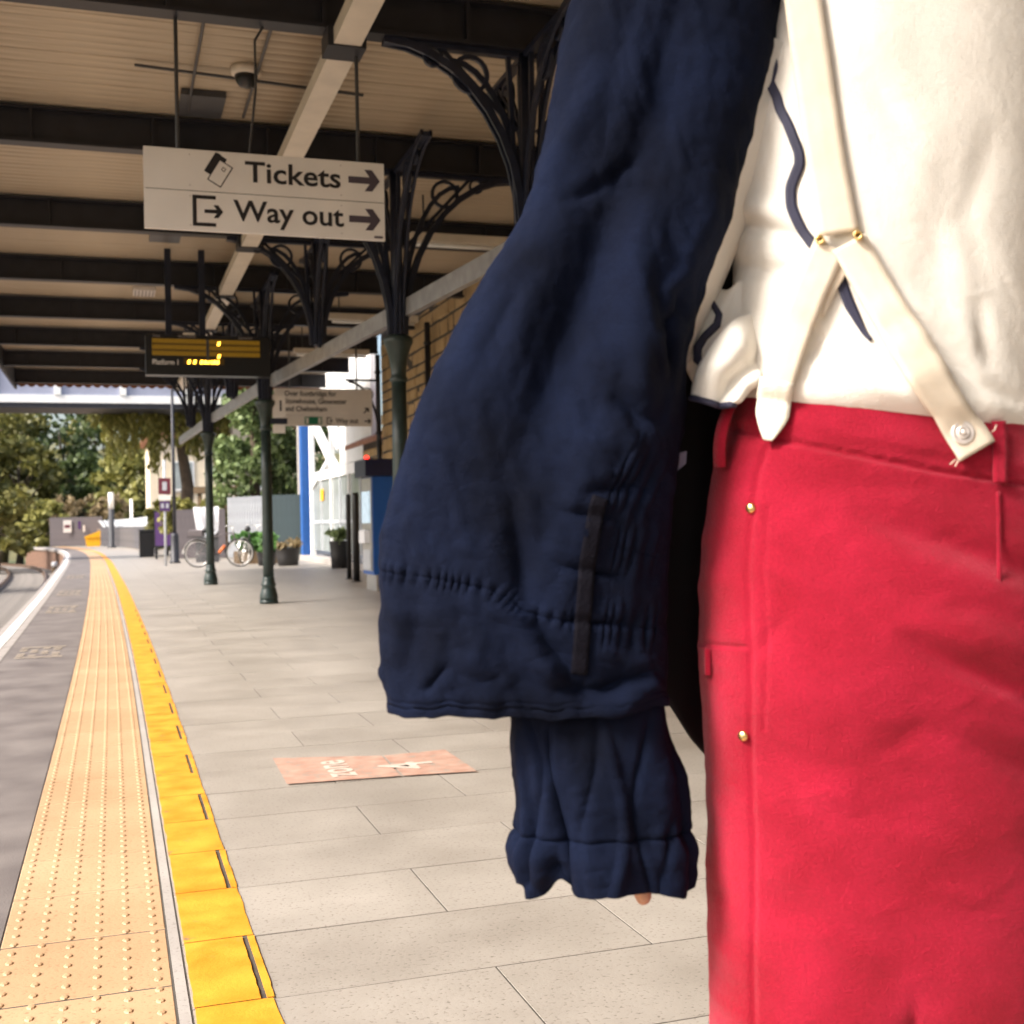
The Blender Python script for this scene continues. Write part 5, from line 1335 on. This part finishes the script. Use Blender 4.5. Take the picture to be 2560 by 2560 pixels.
JR=[(-0.068,1.582),(-0.077,1.526),(-0.092,1.47),(-0.11,1.415),(-0.125,1.359),(-0.14,1.32),(-0.155,1.281),(-0.169,1.237),(-0.179,1.192),(-0.183,1.137),(-0.19,1.081),(-0.195,1.025),(-0.2,0.969),(-0.201,0.913),(-0.204,0.838)]
lz_, lx_ = [p[1] for p in JL][::-1], [p[0] for p in JL][::-1]; rz_, rx_ = [p[1] for p in JR][::-1], [p[0] for p in JR][::-1]
rows = []
for z in np.linspace(.838,1.586,40):
    rows.append((z, float(np.interp(z,lz_,lx_)), float(np.interp(z,rz_,rx_)), -.045+.02*(z-.84), float(np.interp(z,[.83,.95,1.2,1.45,1.6],[.052,.066,.078,.082,.078]))))
rows += [(1.61,-.258,-.055,-.025,.070),(1.63,-.22,-.045,-.02,.060),(1.645,-.175,-.035,-.015,.048),(1.658,-.12,-.03,-.01,.03)]
jL = Loft(rows, .80)
def ja_disp(X, Y, Z, sn, nx, ny):
    w = sstep(-.25,.15,sn); edge = sstep(.0,.25,sn)
    d = w*fold_field(X,Z,JACKET_FOLDS) + w*pucker_field(X,Z,PUCKER,.0095)
    low = sstep(1.15,.95,Z)
    d = d + .0036*vnoise(X,Y,Z*.5,12,2.2) + .0042*creases(X-.32*Z,Y*.5,Z*.22,24,4.4) + .0022*creases(X+.25*Z,Y*.5,Z*.30,52,2.9) + (.0014+.0016*low)*creases(X*.45,Y*.4,Z+.3*X,46,9.9) + .0012*vnoise(X*1.2,Y,Z*.8,70,8.8) + .0004*vnoise(X,Y,Z*1.4,170,3.8)
    # stitched hem line
    d = d - .0018*w*np.exp(-((Z-.8475)/.0018)**2) - .0016*w*np.exp(-((Z-.853)/.0016)**2)
    hemz = .5*.020*sstep(-.33,-.21,X)
    return d, hemz*sstep(.95,.845,Z) - (.004*np.sin((X+.33)*18)+.0012*np.sin(X*95+1)+.0008*np.sin(X*210))*sstep(.90,.84,Z)
jz = np.concatenate([np.linspace(1.658,1.10,216), np.linspace(1.098,.838,150)])
jg = jL.grid(0, 380, ja_disp, None, jz)
jk = solid(grid_obj('jacket', jg, M['jacket'], per, True), .003, -1)
def do_seat_fn(x, z):
    L, Rr, yc, hd = jL.at(z); return float(jL.back(x, z)) - float(fold_field(np.array([x]),np.array([z]),JACKET_FOLDS)[0])
ribbon('tape', [(-0.272, 1.060), (-0.276, 1.049), (-0.286, 0.995), (-0.291, 0.941), (-0.296, 0.882)], .0165, M['ribbon'], jk, .0030, .0012, 70, 5, False)
# the sleeve below the hem, gathered into a flared cuff
SLL=[(.654,-.357),(.671,-.367),(.693,-.366),(.71,-.360),(.737,-.357),(.777,-.362),(.805,-.364),(.838,-.362),(.90,-.355)]
SLR=[(.650,-.182),(.661,-.179),(.689,-.180),(.712,-.186),(.745,-.184),(.773,-.187),(.801,-.198),(.835,-.205),(.90,-.212)]
rows = []
for z in np.linspace(.652,.90,26):
    rows.append((z, float(np.interp(z,[p[0] for p in SLL],[p[1] for p in SLL])), float(np.interp(z,[p[0] for p in SLR],[p[1] for p in SLR])), -.03, float(np.interp(z,[.65,.70,.72,.80,.90],[.062,.058,.054,.056,.05]))))
rows += [(1.0,-.33,-.215,-.02,.045)]
slL = Loft(rows, .85)
def sl_disp(X, Y, Z, sn, nx, ny):
    th = np.arctan2(sn, nx+1e-9); ang = np.arctan2(ny, nx)
    pl_ = sstep(.84,.72,Z)
    d = pl_*.0038*np.sin(ang*11+1.4*np.sin(ang*3)+Z*8) + .0022*np.sin(ang*23+Z*30)*np.exp(-((Z-.712)/.014)**2)
    d = d - .0045*np.exp(-((Z-.709)/.0030)**2) + .003*np.exp(-((Z-.690)/.012)**2)
    d = d + .003*vnoise(X,Y,Z*.5,22,6.1) + .0022*creases(X,Y*.6,Z*.30,46,3.3) + .0012*creases(X*.4,Y*.4,Z,60,6.6) + .0005*vnoise(X,Y,Z,130,5.3)
    for x0, a in ((-.345,-.006),(-.318,-.007),(-.288,-.003),(-.262,.004),(-.232,-.004),(-.205,-.003)):
        d = d + a*np.exp(-((X-x0-.010*np.sin(Z*26+x0*90))/.0048)**2)*sstep(.86,.80,Z)*sstep(-.1,.3,sn)
    notch = np.exp(-((X+.325)/.016)**2)*sstep(0,.4,sn)
    hem = sstep(.70,.655,Z)*(.022*notch + .006*np.sin(ang*4+1) - .004*np.exp(-((X+.35)/.014)**2))
    d = d - .016*notch*sstep(.73,.66,Z)
    return d, hem
slg = slL.grid(0, 260, sl_disp, None, np.concatenate([np.linspace(1.0,.80,60), np.linspace(.798,.652,120)]))
solid(grid_obj('jacket_sleeve', slg, M['jacket'], jk), .003, -1)
# the open front of the jacket hanging behind, lining outwards
nI, nJ = 60, 60; A = np.zeros((nI,nJ,3))
for i in range(nI):
    for j in range(nJ):
        s_ = j/(nJ-1); t = i/(nI-1)
        x = -.235 + .36*s_ + .03*(1-t)*(1-s_); zb = float(np.interp(x,[-.235,-.205,-.179,-.151,-.129,.0,.15],[.84,.838,.817,.771,.745,.70,.69])); zt = float(np.interp(x,[-.235,-.10,.15],[1.56,1.585,1.56]))
        A[i,j] = (x, .03+.13*math.sin(math.pi*min(1,s_*.9+.12))**.8 + .008*math.sin(x*80+t*5), zt+(zb-zt)*t)
ip = solid(grid_obj('jacket_front', A, M['lining'], jk, loop=False), .004, 1)
MB().add([(-.196,.0,1.103),(-.169,-.004,1.110),(-.171,-.010,1.096),(-.181,-.012,1.088),(-.198,-.006,1.087)], [(0,1,2,3,4)]).build('label_tab', M['lilac'], jk)
bpy.context.view_layer.update()
